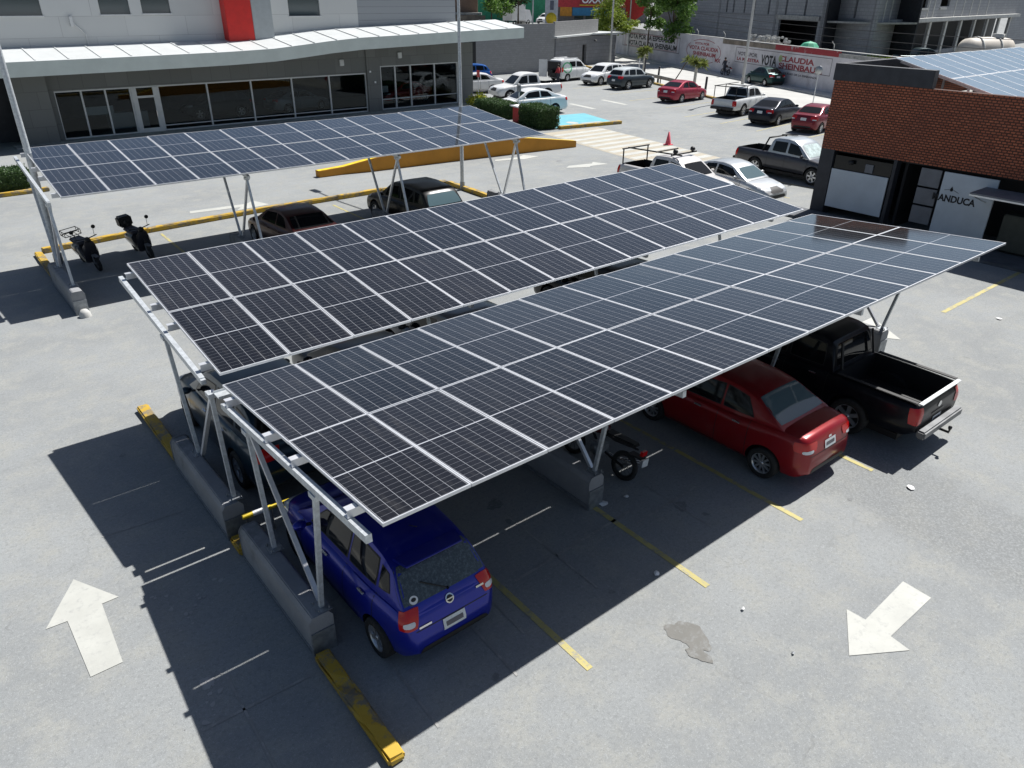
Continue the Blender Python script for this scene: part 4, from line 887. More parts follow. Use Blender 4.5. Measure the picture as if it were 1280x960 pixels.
# ------------------------------------------------------------------ people
def person(name,x,y,z,deg,joints,cloth,label):
    """joints: dict of body points; single skinned surface"""
    order=['pelvis','chest','neck','head','top','sl','el','hl','sr','er','hr','kl','fl','tl','kr','fr','tr']
    e=[(0,1),(1,2),(2,3),(3,4),(1,5),(5,6),(6,7),(1,8),(8,9),(9,10),(0,11),(11,12),(12,13),(0,14),(14,15),(15,16)]
    rad=[.15,.15,.055,.10,.08,.07,.05,.035,.07,.05,.035,.085,.05,.04,.085,.05,.04]
    me=bpy.data.meshes.new(name); me.from_pydata([joints[k] for k in order],e,[]); o=bpy.data.objects.new(name,me); COL.objects.link(o)
    md=o.modifiers.new('s','SKIN'); 
    for i,v in enumerate(me.skin_vertices[0].data): v.radius=(rad[i]*(1.15 if i<2 else 1),rad[i]); 
    me.skin_vertices[0].data[0].use_root=True
    su=o.modifiers.new('u','SUBSURF'); su.levels=2; su.render_levels=2
    dg=bpy.context.evaluated_depsgraph_get(); dg.update(); nm=bpy.data.meshes.new_from_object(o.evaluated_get(dg)); o.modifiers.clear(); o.data=nm
    nm.materials.clear()
    for m in ('skin',cloth,'cloth_dark'): nm.materials.append(M[m])
    for p in nm.polygons:
        c=p.center; p.use_smooth=True; p.material_index=2 if c.z<joints['pelvis'][2]+.02 else (1 if c.z<joints['neck'][2]-.03 else 0)
    o.location=(x,y,z); o.rotation_euler=(0,0,R(deg)); tag(o,label,'person')
    m=MB(); hx,hy,hz=joints['head']; m.lathe([(0,.13),(.07,.115),(.115,.06),(.12,-.01),(.10,-.05)],(hx-.01,hy,hz+.03),n=14); m.build('hair','hair',o)
    return o
stand=dict(pelvis=(0,0,.95),chest=(0,0,1.28),neck=(.01,0,1.47),head=(.03,0,1.60),top=(.03,0,1.70),sl=(0,.17,1.38),el=(.05,.24,1.12),hl=(.22,.18,.98),sr=(0,-.17,1.38),er=(.12,-.22,1.14),hr=(.33,-.14,1.10),kl=(.03,.10,.50),fl=(0,.11,.08),tl=(.14,.12,.04),kr=(.03,-.10,.50),fr=(-.02,-.11,.08),tr=(.12,-.12,.04))
person('person',48.6,46.2,0,100,stand,'cloth_red','person in a red shirt standing at the open rear doors of the white van')
sit=dict(stand); 
person('person',*wl(16.0,-1.55)[:2],.14,66,stand,'cloth_dark','person in dark clothes standing by the motorcycle at the painted wall')
# ------------------------------------------------------------------ poles, bollards, signs
def lamp(x,y,h,r,arm,label,m='galv'):
    root=empty('lamp_post',(x,y,0),0,label,'lamp post','street lamps')
    mb=MB(); mb.tube([(0,0,0),(0,0,h)],[r,r*.65],14); mb.build('pole',m,root)
    mb=MB(); mb.box((0,0,.015),(r*4,r*4,.03)); mb.tube([(0,0,.03),(0,0,.35)],r*1.25,12); mb.build('base','plate',root)
    ax,ay=arm; mb=MB(); mb.tube([(0,0,h-.1),(ax*.5,ay*.5,h+.15),(ax,ay,h+.1)],r*.45,8); mb.build('arm',m,root)
    mb=MB(); l=math.hypot(ax,ay); mb.box((ax*(1+.3/l),ay*(1+.3/l),h+.1),(.7,.3,.12),rz=math.atan2(ay,ax)); mb.build('lamp_head','plate',root,bevel=.04)
lamp(.4,16.4,8.5,.105,(-1.5,1.5),'tall grey lamp post at the far left beside the scooters')
lamp(16.34,16.89,7.9,.085,(0,4.0),'tall grey lamp post at the right end of the far canopy')
lamp(69.1,59.35,9.5,.13,(1.5,1),'pale lamp post at the corner of the small annex','white_conc')
lamp(52.96,28.67,9.5,.13,(-1.5,-.5),'pale lamp post behind the white pickup with the ladder rack','white_conc')
gb='posts along the street edge'
for x,y,h,r,m,lab in ((57.16,41.22,1.5,.10,'dark_paint','dark leaning wooden post nearest to the dark SUV'),(51.9,31.5,1.6,.10,'dark_paint','dark wooden post between the cherry sedan and the white pickup'),(62.2,47.5,1.7,.09,'dark_paint','slim dark post beside the palm next to the dark SUV'),
    (63.4,49.4,1.5,.06,'white_ink','thin white post under the palm beside the dark SUV'),(60.5,34.0,1.25,.06,'white_ink','thin white post right of the white pickup cab'),(48.5,26.8,1.1,.07,'dark_paint','short dark post between the white pickup and the black sedan')):
    mb=MB(); mb.tube([(0,0,0),(.06,0,h)],[r,r*.9],10); mb.lathe([(0,h+.03),(r*.7,h+.02),(r*.9,h)],(.06,0,0),n=10); o=mb.build('bollard',m); o.location=(x,y,0); tag(o,lab,'post',gb)
sg=empty('traffic_sign',(54.6,23.1,0),0,'back of a grey traffic sign on a thin pole in front of the painted wall','traffic sign')
mb=MB(); mb.tube([(0,0,0),(.05,0,2.9)],.035,8); mb.build('pole','galv',sg)
mb=MB(); mb.lathe([(0,-.02),(.34,-.02),(.34,.02),(0,.02)],(.0,0,2.6),axis='X',n=8); mb.build('sign_plate','alu_dark',sg)
sg=empty('traffic_sign',(31.2,31.0,0),0,'small grey sign post rising from the clipped hedge by the white sedan','traffic sign'); mb=MB(); mb.tube([(0,0,0),(0,0,2.1)],.035,8); mb.build('pole','galv',sg); mb=MB(); mb.box((0,0,2.0),(.06,.36,.42)); mb.build('sign_plate','plate',sg)
sg=empty('traffic_sign',(36.0,42.0,0),0,'small red sign on a post in front of the white cars','traffic sign'); mb=MB(); mb.tube([(0,0,0),(0,0,2.0)],.03,8); mb.build('pole','galv',sg); mb=MB(); mb.box((0,0,1.85),(.05,.34,.5)); mb.build('sign_plate','red_plastic',sg)
cn=empty('traffic_cone',(32.2,18.7,0),0,'faded pink traffic cone beside the striped crossing','traffic cone')
mb=MB(); mb.lathe([(.17,.04),(.04,.72),(0,.72)],n=16); mb.build('cone','pink',cn); mb=MB(); mb.box((0,0,.02),(.42,.42,.04)); mb.build('base','pink',cn,bevel=.01); mb=MB(); mb.lathe([(.128,.26),(.098,.40)],n=16); mb.build('white_band','white_ink',cn)
# street guard rail
gr=empty('guard_rail',wl(12.5,-11.5),0,'low grey guard rail between the street and the parked green sedan','guard rail'); gr.rotation_euler=(0,0,math.atan2(DR.y,DR.x))
mb=MB(); mb.bx(-5,3,-.05,.05,.45,.75); mb.build('rail','concrete',gr,bevel=.02)
for x in (-4.5,-2,.5,2.8): mb=MB(); mb.bx(x-.05,x+.05,-.04,.04,0,.45); mb.build('post','concrete',gr)
# ------------------------------------------------------------------ orange ramp wall
def wedge():
    xs=[(12.4,22.75,.30),(13.7,22.7,.36),(15.2,22.45,.62),(17.5,22.3,.85),(20,22.1,.98),(22.5,21.85,.92),(24.5,21.65,.72),(27.4,21.3,.34)]
    mb=MB(); vs=[];fs=[]; w=.38; n=len(xs)
    for x,y,h in xs: vs+=[(x,y,0),(x,y,h),(x,y+w,h),(x,y+w,0)]
    for i in range(n-1):
        a=i*4;b=a+4; fs+=[(a,b,b+1,a+1),(a+1,b+1,b+2,a+2),(a+2,b+2,b+3,a+3),(a,a+3,b+3,b)]
    fs+=[(0,1,2,3),(n*4-4,n*4-1,n*4-2,n*4-3)]; mb.add(vs,fs); root=mb.build('ramp_wall','orange',bevel=.015)
    tag(root,'long low orange wall tapering at both ends behind the far canopy','low wall')
    c=MB(); 
    for i in range(n-1):
        (x0,y0,h0),(x1,y1,h1)=xs[i],xs[i+1]; c.add([(x0,y0+.03,h0+.006),(x1,y1+.03,h1+.006),(x1,y1+.30,h1+.006),(x0,y0+.30,h0+.006)],[(0,1,2,3)])
    c.build('yellow_coping','yellow_sign',root)
wedge()
# ------------------------------------------------------------------ vegetation
def leaf_crown(clumps,n,size,seed=1):
    rnd=random.Random(seed); mb=MB()
    for _ in range(n):
        c,r=rnd.choices(clumps,weights=[k[1]**2 for k in clumps])[0]
        d=Vector((rnd.gauss(0,1),rnd.gauss(0,1),rnd.gauss(0,1))).normalized(); rr=r*(rnd.random()**.45)*rnd.uniform(.8,1.15)
        p=Vector(c)+Vector((d.x*rr,d.y*rr,d.z*rr*.8)); s=size*rnd.uniform(.6,1.5)
        a=Vector((rnd.gauss(0,1),rnd.gauss(0,1),rnd.gauss(0,.7))).normalized(); b=a.cross(Vector((rnd.gauss(0,1),rnd.gauss(0,1),rnd.gauss(0,1)))).normalized()
        mb.add([p-a*s,p+b*s*.5,p+a*s,p-b*s*.5],[(0,1,2,3)])
    return mb
def tree(x,y,z,h,cz,cr,ncl,nleaf,size,m,label,seed,trunk=.16,lean=(0,0),nm='tree',sq=.8):
    rnd=random.Random(seed); root=empty(nm,(x,y,z),0,label,'tree')
    t=MB(); t.tube([(0,0,-.1),(lean[0]*.4,lean[1]*.4,cz*.45),(lean[0],lean[1],cz)],[trunk,trunk*.8,trunk*.5],10); cl=[]
    for k in range(ncl):
        a=rnd.uniform(0,2*PI); rr=cr*rnd.uniform(.2,.85); zz=cz+(h-cz)*rnd.uniform(-.1,.95); k2=1-.5*max(0,(zz-cz)/(h-cz))
        p=(lean[0]+rr*k2*math.cos(a),lean[1]+rr*k2*math.sin(a),zz); cl.append((p,cr*rnd.uniform(.25,.42)))
        if k<7: t.tube([(lean[0]*.9,lean[1]*.9,cz*.85),((lean[0]+p[0])/2,(lean[1]+p[1])/2,(cz*.9+p[2])/2),p],[trunk*.45,trunk*.28,.02],6)
    t.build('trunk','bark',root); leaf_crown(cl,nleaf,size,seed).build('crown',m,root,fix=False); return root
tree(75.9,55.6,.14,13,4.3,3.9,34,12000,.2,'leaf','broad green tree with a bare trunk in front of the painted wall',3,.18)
tree(77.2,60.6,.14,9,4.6,2.2,16,3600,.16,'leaf','smaller green tree left of the broad one by the black wall lettering',5,.12)
tree(76.5,66.5,.1,8.2,3.2,3.4,20,5200,.17,'leaf_y','bushy yellow green tree beside the annex roof',8,.14)
tree(84,72,.5,9.5,4.0,3.0,16,3600,.18,'leaf_y','yellow green tree behind the hanging red banner',11,.14)
tree(70.6,85.0,2.6,10.5,3.0,3.6,20,4500,.2,'leaf','dense green tree behind the canopy end beside the white truck',12,.16)
tree(78.5,88.5,3,10,3.5,3.0,16,3200,.2,'leaf_d','dark green tree between the brick house and the poster',13,.15)
for i,(x,y,h,lean,lab) in enumerate(((63.6,48.9,2.6,(.1,.0),'yucca with a white trunk left of the dark post near the dark SUV'),(61.2,42.4,2.5,(1.0,-.5),'small leaning yucca tree above the cherry sedan'),(53.9,34.3,3.0,(.1,0),'yucca palm with a thick pale trunk behind the white pickup'))):
    root=empty('yucca_palm',(x,y,0),0,lab,'palm','yucca palms along the street'); t=MB(); t.tube([(0,0,0),(lean[0]*.5,lean[1]*.5,h*.35),(lean[0],lean[1],h*.72)],[.15 if i!=1 else .06,.13 if i!=1 else .05,.12 if i!=1 else .05],10); t.build('trunk','white_bark' if i!=1 else 'bark',root)
    rnd=random.Random(40+i); c=MB()
    heads=[(lean[0],lean[1],h*.72)] if i==1 else [(lean[0]+rnd.uniform(-.45,.45),lean[1]+rnd.uniform(-.45,.45),h*rnd.uniform(.68,.92)) for _ in range(4)]
    for hd in heads:
        for k in range(70):
            a=rnd.uniform(0,2*PI); e=rnd.uniform(-.5,1.4); L_=rnd.uniform(.45,.8); d=Vector((math.cos(a)*math.cos(e),math.sin(a)*math.cos(e),math.sin(e))); sd=d.cross(Vector((0,0,1))).normalized()*.04
            p=Vector(hd); c.add([p-sd,p+sd,p+d*L_*.6+sd*.8,p+d*L_+Vector((0,0,-.12)),p+d*L_*.6-sd*.8],[(0,1,2,3,4)])
    c.build('crown','palm',root,fix=False)
def hedge(x,y,lx,ly,h,rz,label,m='leaf_d',n=5000,seed=1,top='leaf_d'):
    rnd=random.Random(seed); root=empty('hedge',(x,y,0),R(rz),label,'hedge','clipped hedges')
    core=MB(); core.box((0,0,h/2-.04),(lx-.2,ly-.2,h-.1)); core.build('inner_twigs','leaf_d',root,bevel=.12)
    mb=MB()
    for _ in range(n):
        f=rnd.choices((0,1,2,3,4),weights=(lx*ly,lx*h,lx*h,ly*h,ly*h))[0]; u,v=rnd.uniform(-1,1),rnd.uniform(-1,1)
        e=1-.10*(abs(u)**6+abs(v)**6)
        if f==0: p=Vector((u*lx/2,v*ly/2,h*(1-.10*(abs(u)**5+abs(v)**5))))
        elif f in(1,2): p=Vector((u*lx/2,(1 if f==1 else -1)*ly/2*(1-.12*max(0,v)**4-.08*abs(u)**6),(v+1)/2*h))
        else: p=Vector(((1 if f==3 else -1)*lx/2*(1-.12*max(0,v)**4-.08*abs(u)**6),u*ly/2,(v+1)/2*h))
        p+=Vector((rnd.gauss(0,.035),rnd.gauss(0,.035),rnd.gauss(0,.03))); s=rnd.uniform(.03,.06)
        a=Vector((rnd.gauss(0,1),rnd.gauss(0,1),rnd.gauss(0,1))).normalized(); b=a.cross(Vector((rnd.gauss(0,1),rnd.gauss(0,1),rnd.gauss(0,1)))).normalized()
        mb.add([p-a*s,p+b*s*.6,p+a*s,p-b*s*.6],[(0,1,2,3)])
    mb.build('foliage',m,root,fix=False)
hedge(30.5,28.15,1.5,2.9,1.3,-12,'clipped rounded hedge right of the red pillar by the turquoise bay',n=9000,seed=21)
hedge(31.0,33.2,1.6,3.5,1.05,-6,'clipped hedge left of the red pillar at the end of the far canopy',n=9000,seed=22)
hedge(-1.2,28.2,5.6,1.3,.95,0,'low clipped hedge at the dark building corner on the far left',n=9000,seed=23)
root=empty('shrub',(32.6,37.4,0),0,'bright yellow green shrub beside the glass front near the white pickup','shrub'); leaf_crown([((0,0,.6),.7),((.5,.4,.5),.55),((-.5,.2,.5),.5)],1500,.07,9).build('foliage','leaf_y2',root,fix=False)
pl=empty('pillar',(30.7,30.15,0),R(-8),'red and white painted pillar between the two clipped hedges','pillar'); mb=MB(); mb.bx(-.42,.42,-.42,.42,0,.95); mb.build('body','red_plastic',pl,bevel=.03); mb=MB(); mb.bx(-.45,.45,-.45,.75,.953,1.04); mb.build('cap','white_ink',pl,bevel=.02)
planter=MB(); planter.bx(29.9,33.6,32,38.4,0,.14); tag(planter.build('planter_pavement','white_conc'),kind='structure')
# ------------------------------------------------------------------ glass fronted building
def wall_open(mb,x0,x1,z0,z1,ops,y0,y1,mi=0):
    xs=sorted({x0,x1,*[max(x0,o[0]) for o in ops],*[min(x1,o[1]) for o in ops]}); zs=sorted({z0,z1,*[max(z0,o[2]) for o in ops],*[min(z1,o[3]) for o in ops]})
    for i in range(len(xs)-1):
        run=None
        for j in range(len(zs)-1):
            cx,cz=(xs[i]+xs[i+1])/2,(zs[j]+zs[j+1])/2
            op=any(o[0]<cx<o[1] and o[2]<cz<o[3] for o in ops)
            if not op: run=[zs[j],zs[j+1]] if run is None else [run[0],zs[j+1]]
            if (op or j==len(zs)-2) and run: mb.bx(xs[i],xs[i+1],y0,y1,run[0],run[1],mi); run=None
def building_main():
    root=empty('office_building',(0,0,0),0,'long grey office building with a glass front, white wavy canopy and red fin','building')
    Y=40.
    m=MB(); wall_open(m,4.3,34,0,4.3,[(5.25,24.7,.05,2.62),(25.85,32.6,.08,3.0)],Y,Y+.25); m.bx(34-.25,34,Y+.25,Y+10,0,4.3); m.build('wall','cladding',root)
    m=MB(); m.bx(-9,4.3,Y+1.2,Y+1.45,0,4.3); m.bx(-9,-8.8,Y-3,Y+1.2,0,4.3); m.build('recessed_wall','dark_paint',root)  # dark paint stands in for the deep shade of the alcove
    m=MB(); m.bx(3.1,4.9,Y-.55,Y-.02,0,4.28); m.build('pilaster','cladding',root)
    m=MB(); m.bx(24.75,25.8,Y-.12,Y-.01,0,4.28); m.build('pilaster','cladding',root)
    xs=[5.25,6.59,7.84,9.18,10.74,13.63,16.42,19.18,21.89,24.7]
    for a,b in zip(xs,xs[1:]):
        if abs(a-9.18)<.01: continue
        g=MB(); g.bx(a+.05,b-.05,Y+.12,Y+.14,.12,2.55); g.build('window_pane','glass_win',root)
    for a,b in zip([25.85,27.09,28.39,30.48],[27.09,28.39,30.48,32.6]):
        g=MB(); g.bx(a+.05,b-.05,Y+.12,Y+.14,.15,2.93); g.build('window_pane','glass_win',root)
    f=MB()
    for x in xs: f.bx(x-.045,x+.045,Y+.02,Y+.18,.05,2.62)
    f.bx(5.25,24.7,Y+.03,Y+.17,.05,.12); f.bx(5.25,24.7,Y+.03,Y+.17,2.54,2.62)
    for x in (25.9,27.09,28.39,30.48,32.55): f.bx(x-.045,x+.045,Y+.02,Y+.18,.08,3.0)
    f.bx(25.85,32.6,Y+.03,Y+.17,.08,.15); f.bx(25.85,32.6,Y+.03,Y+.17,2.93,3.0); f.bx(25.85,32.6,Y+.03,Y+.17,.75,.80); f.bx(10.74,24.7,Y+.03,Y+.17,.32,.37)
    f.build('window_frame','white_frame',root)
    d=MB(); d.bx(9.23,9.50,Y-.02,Y+.1,.05,2.55); d.bx(10.42,10.70,Y-.02,Y+.1,.05,2.55); d.bx(9.5,10.42,Y-.02,Y+.1,1.98,2.10); d.bx(9.5,10.42,Y-.02,Y+.1,.05,.28); dr=d.build('door','white_frame',root)
    g=MB(); g.bx(9.5,10.42,Y+.03,Y+.05,.28,1.98); g.bx(9.5,10.42,Y+.03,Y+.05,2.10,2.55); g.build('door_glass','glass_win',dr)
    h=MB(); h.tube([(10.40,Y-.08,.9),(10.40,Y-.08,1.25)],.02,8); h.build('handle','chrome',dr)
    for x,z in ((22.9,3.35),(27.5,3.65)):
        l=MB(); l.bx(x-.16,x+.16,Y-.12,Y-.003,z-.2,z+.2); l.build('wall_lamp','white_frame',root,bevel=.03)
    for x,z in ((24.95,2.7),(25.3,2.0),(3.75,3.6)):
        l=MB(); l.bx(x-.06,x+.06,Y-.7 if x<4 else Y-.25,Y-.56 if x<4 else Y-.13,z-.06,z+.06); l.build('security_camera','white_ink',root,bevel=.01)
    # canopy: curved fascia polyline (x, front y, z top)
    pts=[(-9,37.4,4.36),(3.2,37.4,4.38),(9,37.4,4.42),(14.3,37.4,4.48),(17.2,37.45,4.56),(19.2,37.5,4.72),(21,37.5,4.88),(23.2,37.5,5.02),(27,37.5,5.12),(32,37.5,5.26),(37.0,37.5,5.38)]
    vs=[];fs=[]
    for x,y,z in pts:
        th=.74; vs+=[(x,y,z-th),(x,y,z-.02),(x,y+.05,z),(x,41.0,z+.42),(x,41.0,z-th+.4),(x,y+.4,z-th)]
    n=len(pts)
    for i in range(n-1):
        a=i*6;b=a+6
        for k in range(6): k2=(k+1)%6; fs.append((a+k,b+k,b+k2,a+k2))
    fs+=[(0,1,2,3,4,5),tuple((n-1)*6+k for k in (5,4,3,2,1,0))]
    c=MB(); c.add(vs,fs,0); c.mi=[1 if (i<(n-1)*6 and i%6 in(1,2)) else (2 if (i<(n-1)*6 and i%6 in (4,5)) else 0) for i in range(len(fs))]
    M['green_edge']=mat('soffit_green',(.06,.16,.11),.6)
    c.build('canopy',['canopy','canopy_top','green_edge'],root)
    # standing ribs
    rb=MB(); x=-8
    def zt(x): return interp([(p[0],p[2]) for p in pts],x)
    while x<36.8:
        z=zt(x); rb.add([(x-.03,37.5,z+.012),(x+.03,37.5,z+.012),(x+.03,40.95,z+.43),(x-.03,40.95,z+.43),(x-.03,37.5,z+.035),(x+.03,37.5,z+.035),(x+.03,40.95,z+.455),(x-.03,40.95,z+.455)],[(0,1,5,4),(1,2,6,5),(2,3,7,6),(3,0,4,7),(4,5,6,7)]); x+=1.55
    rb.build('roof_ribs','canopy_top',root)
    # upper storey
    u=MB(); wall_open(u,-9,17.2,4.4,9.5,[(3.2,5.85,6.35,8.4),(8.75,10.35,6.38,8.4),(11.0,12.6,6.42,8.4)],41.02,41.3); wall_open(u,18.5,25,4.6,9.5,[(20.0,22.2,6.2,8.4)],41.02,41.3); u.bx(-9,25,41.3,50,9.3,9.5); u.build('upper_wall','white_panel',root)
    for a,b,z in ((3.2,5.85,6.35),(8.75,10.35,6.38),(11.0,12.6,6.42),(20.0,22.2,6.2)):
        w=MB(); w.bx(a,b,41.12,41.15,z,8.4); wo=w.build('window','glass_up',root); s=MB(); s.bx(a-.04,b+.04,40.95,41.10,z-.07,z-.003); s.build('sill','white_frame',wo)
    u=MB(); u.bx(25.0,33.2,41.02,50,4.8,9.5); u.build('upper_side_block','corrug',root)
    u=MB(); u.bx(15.55,17.2,40.2,41.0,4.78,9.8); u.build('red_fin','red_fin',root,bevel=.02)
    u=MB(); u.bx(17.21,18.5,40.2,41.6,4.86,9.8); u.build('grey_fin','grey_fin',root,bevel=.02)
    u=MB(); u.tube([(7.75,40.96,4.85),(7.75,40.96,5.4),(7.2,40.96,6.0)],.03,6); u.box((7.15,40.93,6.05),(.15,.15,.5)); u.build('cable_box','white_frame',root)
    sl=MB(); sl.bx(2.6,34,38.6,39.98,0,.05); tag(sl.build('pavement','concrete'),kind='structure')
building_main()
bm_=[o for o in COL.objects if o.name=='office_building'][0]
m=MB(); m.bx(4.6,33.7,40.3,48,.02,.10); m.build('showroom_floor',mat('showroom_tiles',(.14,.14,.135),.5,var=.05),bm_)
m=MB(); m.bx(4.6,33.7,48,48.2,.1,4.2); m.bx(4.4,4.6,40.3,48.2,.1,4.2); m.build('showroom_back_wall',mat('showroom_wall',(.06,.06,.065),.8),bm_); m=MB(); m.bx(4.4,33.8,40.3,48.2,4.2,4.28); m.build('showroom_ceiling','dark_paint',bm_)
for x,w_ in ((6.9,1.5),(26.4,.9)):
    m=MB(); m.bx(x,x+w_,41.5,41.6,1.05,1.5); m.build('interior_notice','white_board',bm_)
m=MB(); m.bx(8.2,10.4,42.0,42.8,.10,1.0); m.bx(27.5,29.5,43,43.8,.10,.95); m.build('counter','white_board',bm_)
for args in ((SUV,15.2,43.4,175,'suv','black SUV displayed behind the middle panes of the glass front','show_black',(.015,.015,.017)),(SEDAN2,20.8,43.2,10,'sedan','grey sedan displayed behind the right panes of the glass front','show_grey',(.25,.27,.30)),
    (SEDAN,29.6,43.0,178,'sedan','red sedan displayed behind the far right glass of the building','show_red',(.35,.01,.015))):
    v=vehicle(args[0],args[1],args[2],args[3],args[4],args[5],'car',args[6],args[7],.2); v[0].location.z=.1
# grey walls and annex at the right of it
def wbuild(name,segs,m,label,cat):
    mb=MB()
    for a,b,z0,z1,t in segs:
        a=Vector((*a,0));b=Vector((*b,0)); d=(b-a).normalized(); r=Vector((-d.y,d.x,0))*t; mb.prism([tuple(p[:2]) for p in (a,b,b+r,a+r)],z0,z1)
    return tag(mb.build(name,m),label,cat)
gw=wbuild('grey_wall',[((46.5,56.4),(57.4,56.6),0,4.75,.25),((34,50.5),(45.2,56.3),0,4.6,.25),((45.2,56.3),(46.5,56.4),3.3,4.7,.25),((57.4,56.6),(68.9,61.5),3.3,4.9,.25)],'block','tall grey wall with a dark doorway behind the white van','wall')
mb=MB(); mb.bx(45.2,46.5,56.42,56.52,0,3.3); mb.build('doorway','black',gw)
an=empty('annex',(0,0,0),0,'low grey annex with a white flat roof and a dark door','building')
A0=Vector((57.5,56.5,0));A1=Vector((66.0,60.0,0));A2=Vector((71.3,60.6,0))
def seg(a,b,z0,z1,t,m,nm='wall'):
    d=(b-a).normalized(); r=Vector((-d.y,d.x,0))*t; mb=MB(); mb.prism([tuple(p[:2]) for p in (a,b,b+r,a+r)],z0,z1); return mb.build(nm,m,an)
dd=(A1-A0); seg(A0,A0+dd*.80,0,3.25,.25,'block_dark'); seg(A0+dd*.80,A0+dd*.93,2.3,3.25,.25,'block_dark'); seg(A0+dd*.93,A1,0,3.25,.25,'block_dark'); seg(A1,A2,0,3.15,.25,'block_dark'); seg(A2,A2+Vector((-2,6,0)),0,3.1,.25,'block_dark')
mb=MB(); a=A0+dd*.80+Vector((-.1,.3,0)); b=A0+dd*.93+Vector((-.1,.3,0)); mb.bar((a.x,a.y,1.15),(b.x,b.y,1.15),.05,2.3); mb.build('door','black',an)
mb=MB(); mb.prism([(57.2,56.0),(66.0,59.45),(72.0,60.1),(70.5,67),(57.3,62.5)],3.3,3.46); mb.build('roof','canopy_top',an)
mb=MB(); mb.lathe([(0,.2),(.15,.15),(.2,0)],(66.6,59.5,2.6),n=10); mb.build('wall_lamp','black',an)
tk=MB(); tk.lathe([(0,.9),(.5,.85),(.75,.6),(.8,0)],n=16); o=tk.build('roof_dome','canopy_top'); o.location=(64.5,61.5,3.47); o.scale=(1.4,1,.5); tag(o,'white dome lying on the annex roof','roof dome')
# ------------------------------------------------------------------ painted boundary wall
bw=empty('boundary_wall',wl(0),math.atan2(DR.y,DR.x),'long pale wall painted with election lettering along the street','wall')
mb=MB(); mb.bx(19.3,52,0,.22,0,3.5); mb.bx(-20,19.3,0,.22,0,3.0); mb.build('wall','bwall',bw)
mb=MB(); mb.bx(9.35,19.3,.0,.22,3.003,3.42); mb.build('raw_top_course','mortar',bw)
mb=MB(); mb.bx(-.2,9.35,.0,.22,3.003,3.48); mb.build('red_top_course','red_paint',bw)
mb=MB(); mb.bx(-20,-.2,.0,.22,3.003,3.3); mb.build('grey_top_course','concrete',bw)
mb=MB(); mb.bx(19.3,52,-.03,.25,3.503,3.56); mb.bx(-20,19.3,-.02,.24,3.485,3.53); mb.build('coping','white_conc',bw)
for s in (25.2,19.2,.8): mb=MB(); mb.tube([(s,.1,3.5),(s,.1,3.9),(s+.15,.3,4.2)],.035,6); mb.build('bracket','white_conc',bw)
def wtxt(s,h,w,x,z,m,nm='lettering'): return put_text(nm,s,h,w,(x,.226,z),(-1,0,0),(0,0,1),m,bw,.008)
# wall face looks towards -y local; reading direction seen from the lot is -x
wtxt('VOTA POR LA ESPERANZA',.62,14.2,37.6,2.62,M['ink']); wtxt('VOTA CLAUDIA SHEINBAUM',.62,14.6,37.2,1.82,M['ink'])
def frame(x0,x1,z0,z1,m,t=.06):
    mb=MB(); y0,y1=.222,.232
    mb.bx(x0,x1,y0,y1,z0,z0+t); mb.bx(x0,x1,y0,y1,z1-t,z1); mb.bx(x0,x0+t,y0,y1,z0+t,z1-t); mb.bx(x1-t,x1,y0,y1,z0+t,z1-t); mb.build('painted_border',m,bw)
frame(29.2,46.4,1.3,3.05,'ink_grey'); frame(29.9,45.6,1.42,2.94,'ink_red',.04)
wtxt('VOTA POR',.26,3.4,23.8,2.72,M['ink_red']); wtxt('VOTA CLAUDIA',.42,6.8,23.4,2.25,M['ink_red']); wtxt('SHEINBAUM',.42,5.2,23.1,1.68,M['ink_red']); wtxt('MX',.4,1.2,19.9,1.25,M['ink_red'])
mb=MB(); 
for k in range(28):
    if k%7==3: continue
    a0,a1=2*PI*k/28,2*PI*(k+1)/28; mb.add([(23.4+4.0*math.cos(a0),.228,1.95+1.25*math.sin(a0)),(23.4+4.0*math.cos(a1),.228,1.95+1.25*math.sin(a1)),(23.4+3.9*math.cos(a1),.228,1.95+1.19*math.sin(a1)),(23.4+3.9*math.cos(a0),.228,1.95+1.19*math.sin(a0))],[(0,1,2,3)])
mb.build('painted_circle','ink_red',bw)
wtxt('VOTA POR',.36,3.7,14.1,2.28,M['ink_grey']); wtxt('LA MAESTRA',.32,4.2,13.9,1.78,M['ink_red'])
wtxt('VOTA',.95,2.7,10.15,1.98,M['ink']); wtxt('CLAUDIA',.50,5.5,5.7,2.32,M['ink_red']); wtxt('SHEINBAUM',.50,6.7,5.0,1.72,M['ink_red']); wtxt('CIUDAD DE LA ESPERANZA',.18,5.2,4.8,1.10,M['ink_grey'])
frame(.5,16.4,1.42,2.85,'ink_grey',.05)
mb=MB(); mb.lathe([(.0,.0),(.32,0)],(8.2,.236,2.3),axis='Y',n=14); mb.build('painted_leaf',mat('pale_green_paint',(.35,.42,.2),.8),bw)
# rubble and bags on the ledge behind the wall
for i,(s0,s1,z,m,lab) in enumerate(((9.6,15.6,3.75,'white_conc','row of pale rubble sacks behind the painted wall'),)):
    mb=MB(); rnd=random.Random(5)
    for k in range(70): mb.box((rnd.uniform(s0,s1),rnd.uniform(-1.6,-.6),z+rnd.uniform(-.3,.25)),(.36,.28,.2),rz=rnd.uniform(0,3))
    o=mb.build('rubble_sacks',m,bevel=.05); o.location=wl(0); o.rotation_euler=(0,0,math.atan2(DR.y,DR.x)); tag(o,lab,'sacks')
o=MB(); o.box((0,0,3.2),(2.2,1.2,.5),rz=.3); o.lathe([(0,.5),(.6,.35),(.9,0)],(0,0,3.4),n=9,sm=False); g_=o.build('green_tarp',mat('green_tarp',(.06,.38,.22),.5),bevel=.05); g_.location=wl(6.5,1.5); tag(g_,'crumpled green tarpaulin in front of the open bay of the unfinished building','tarpaulin')
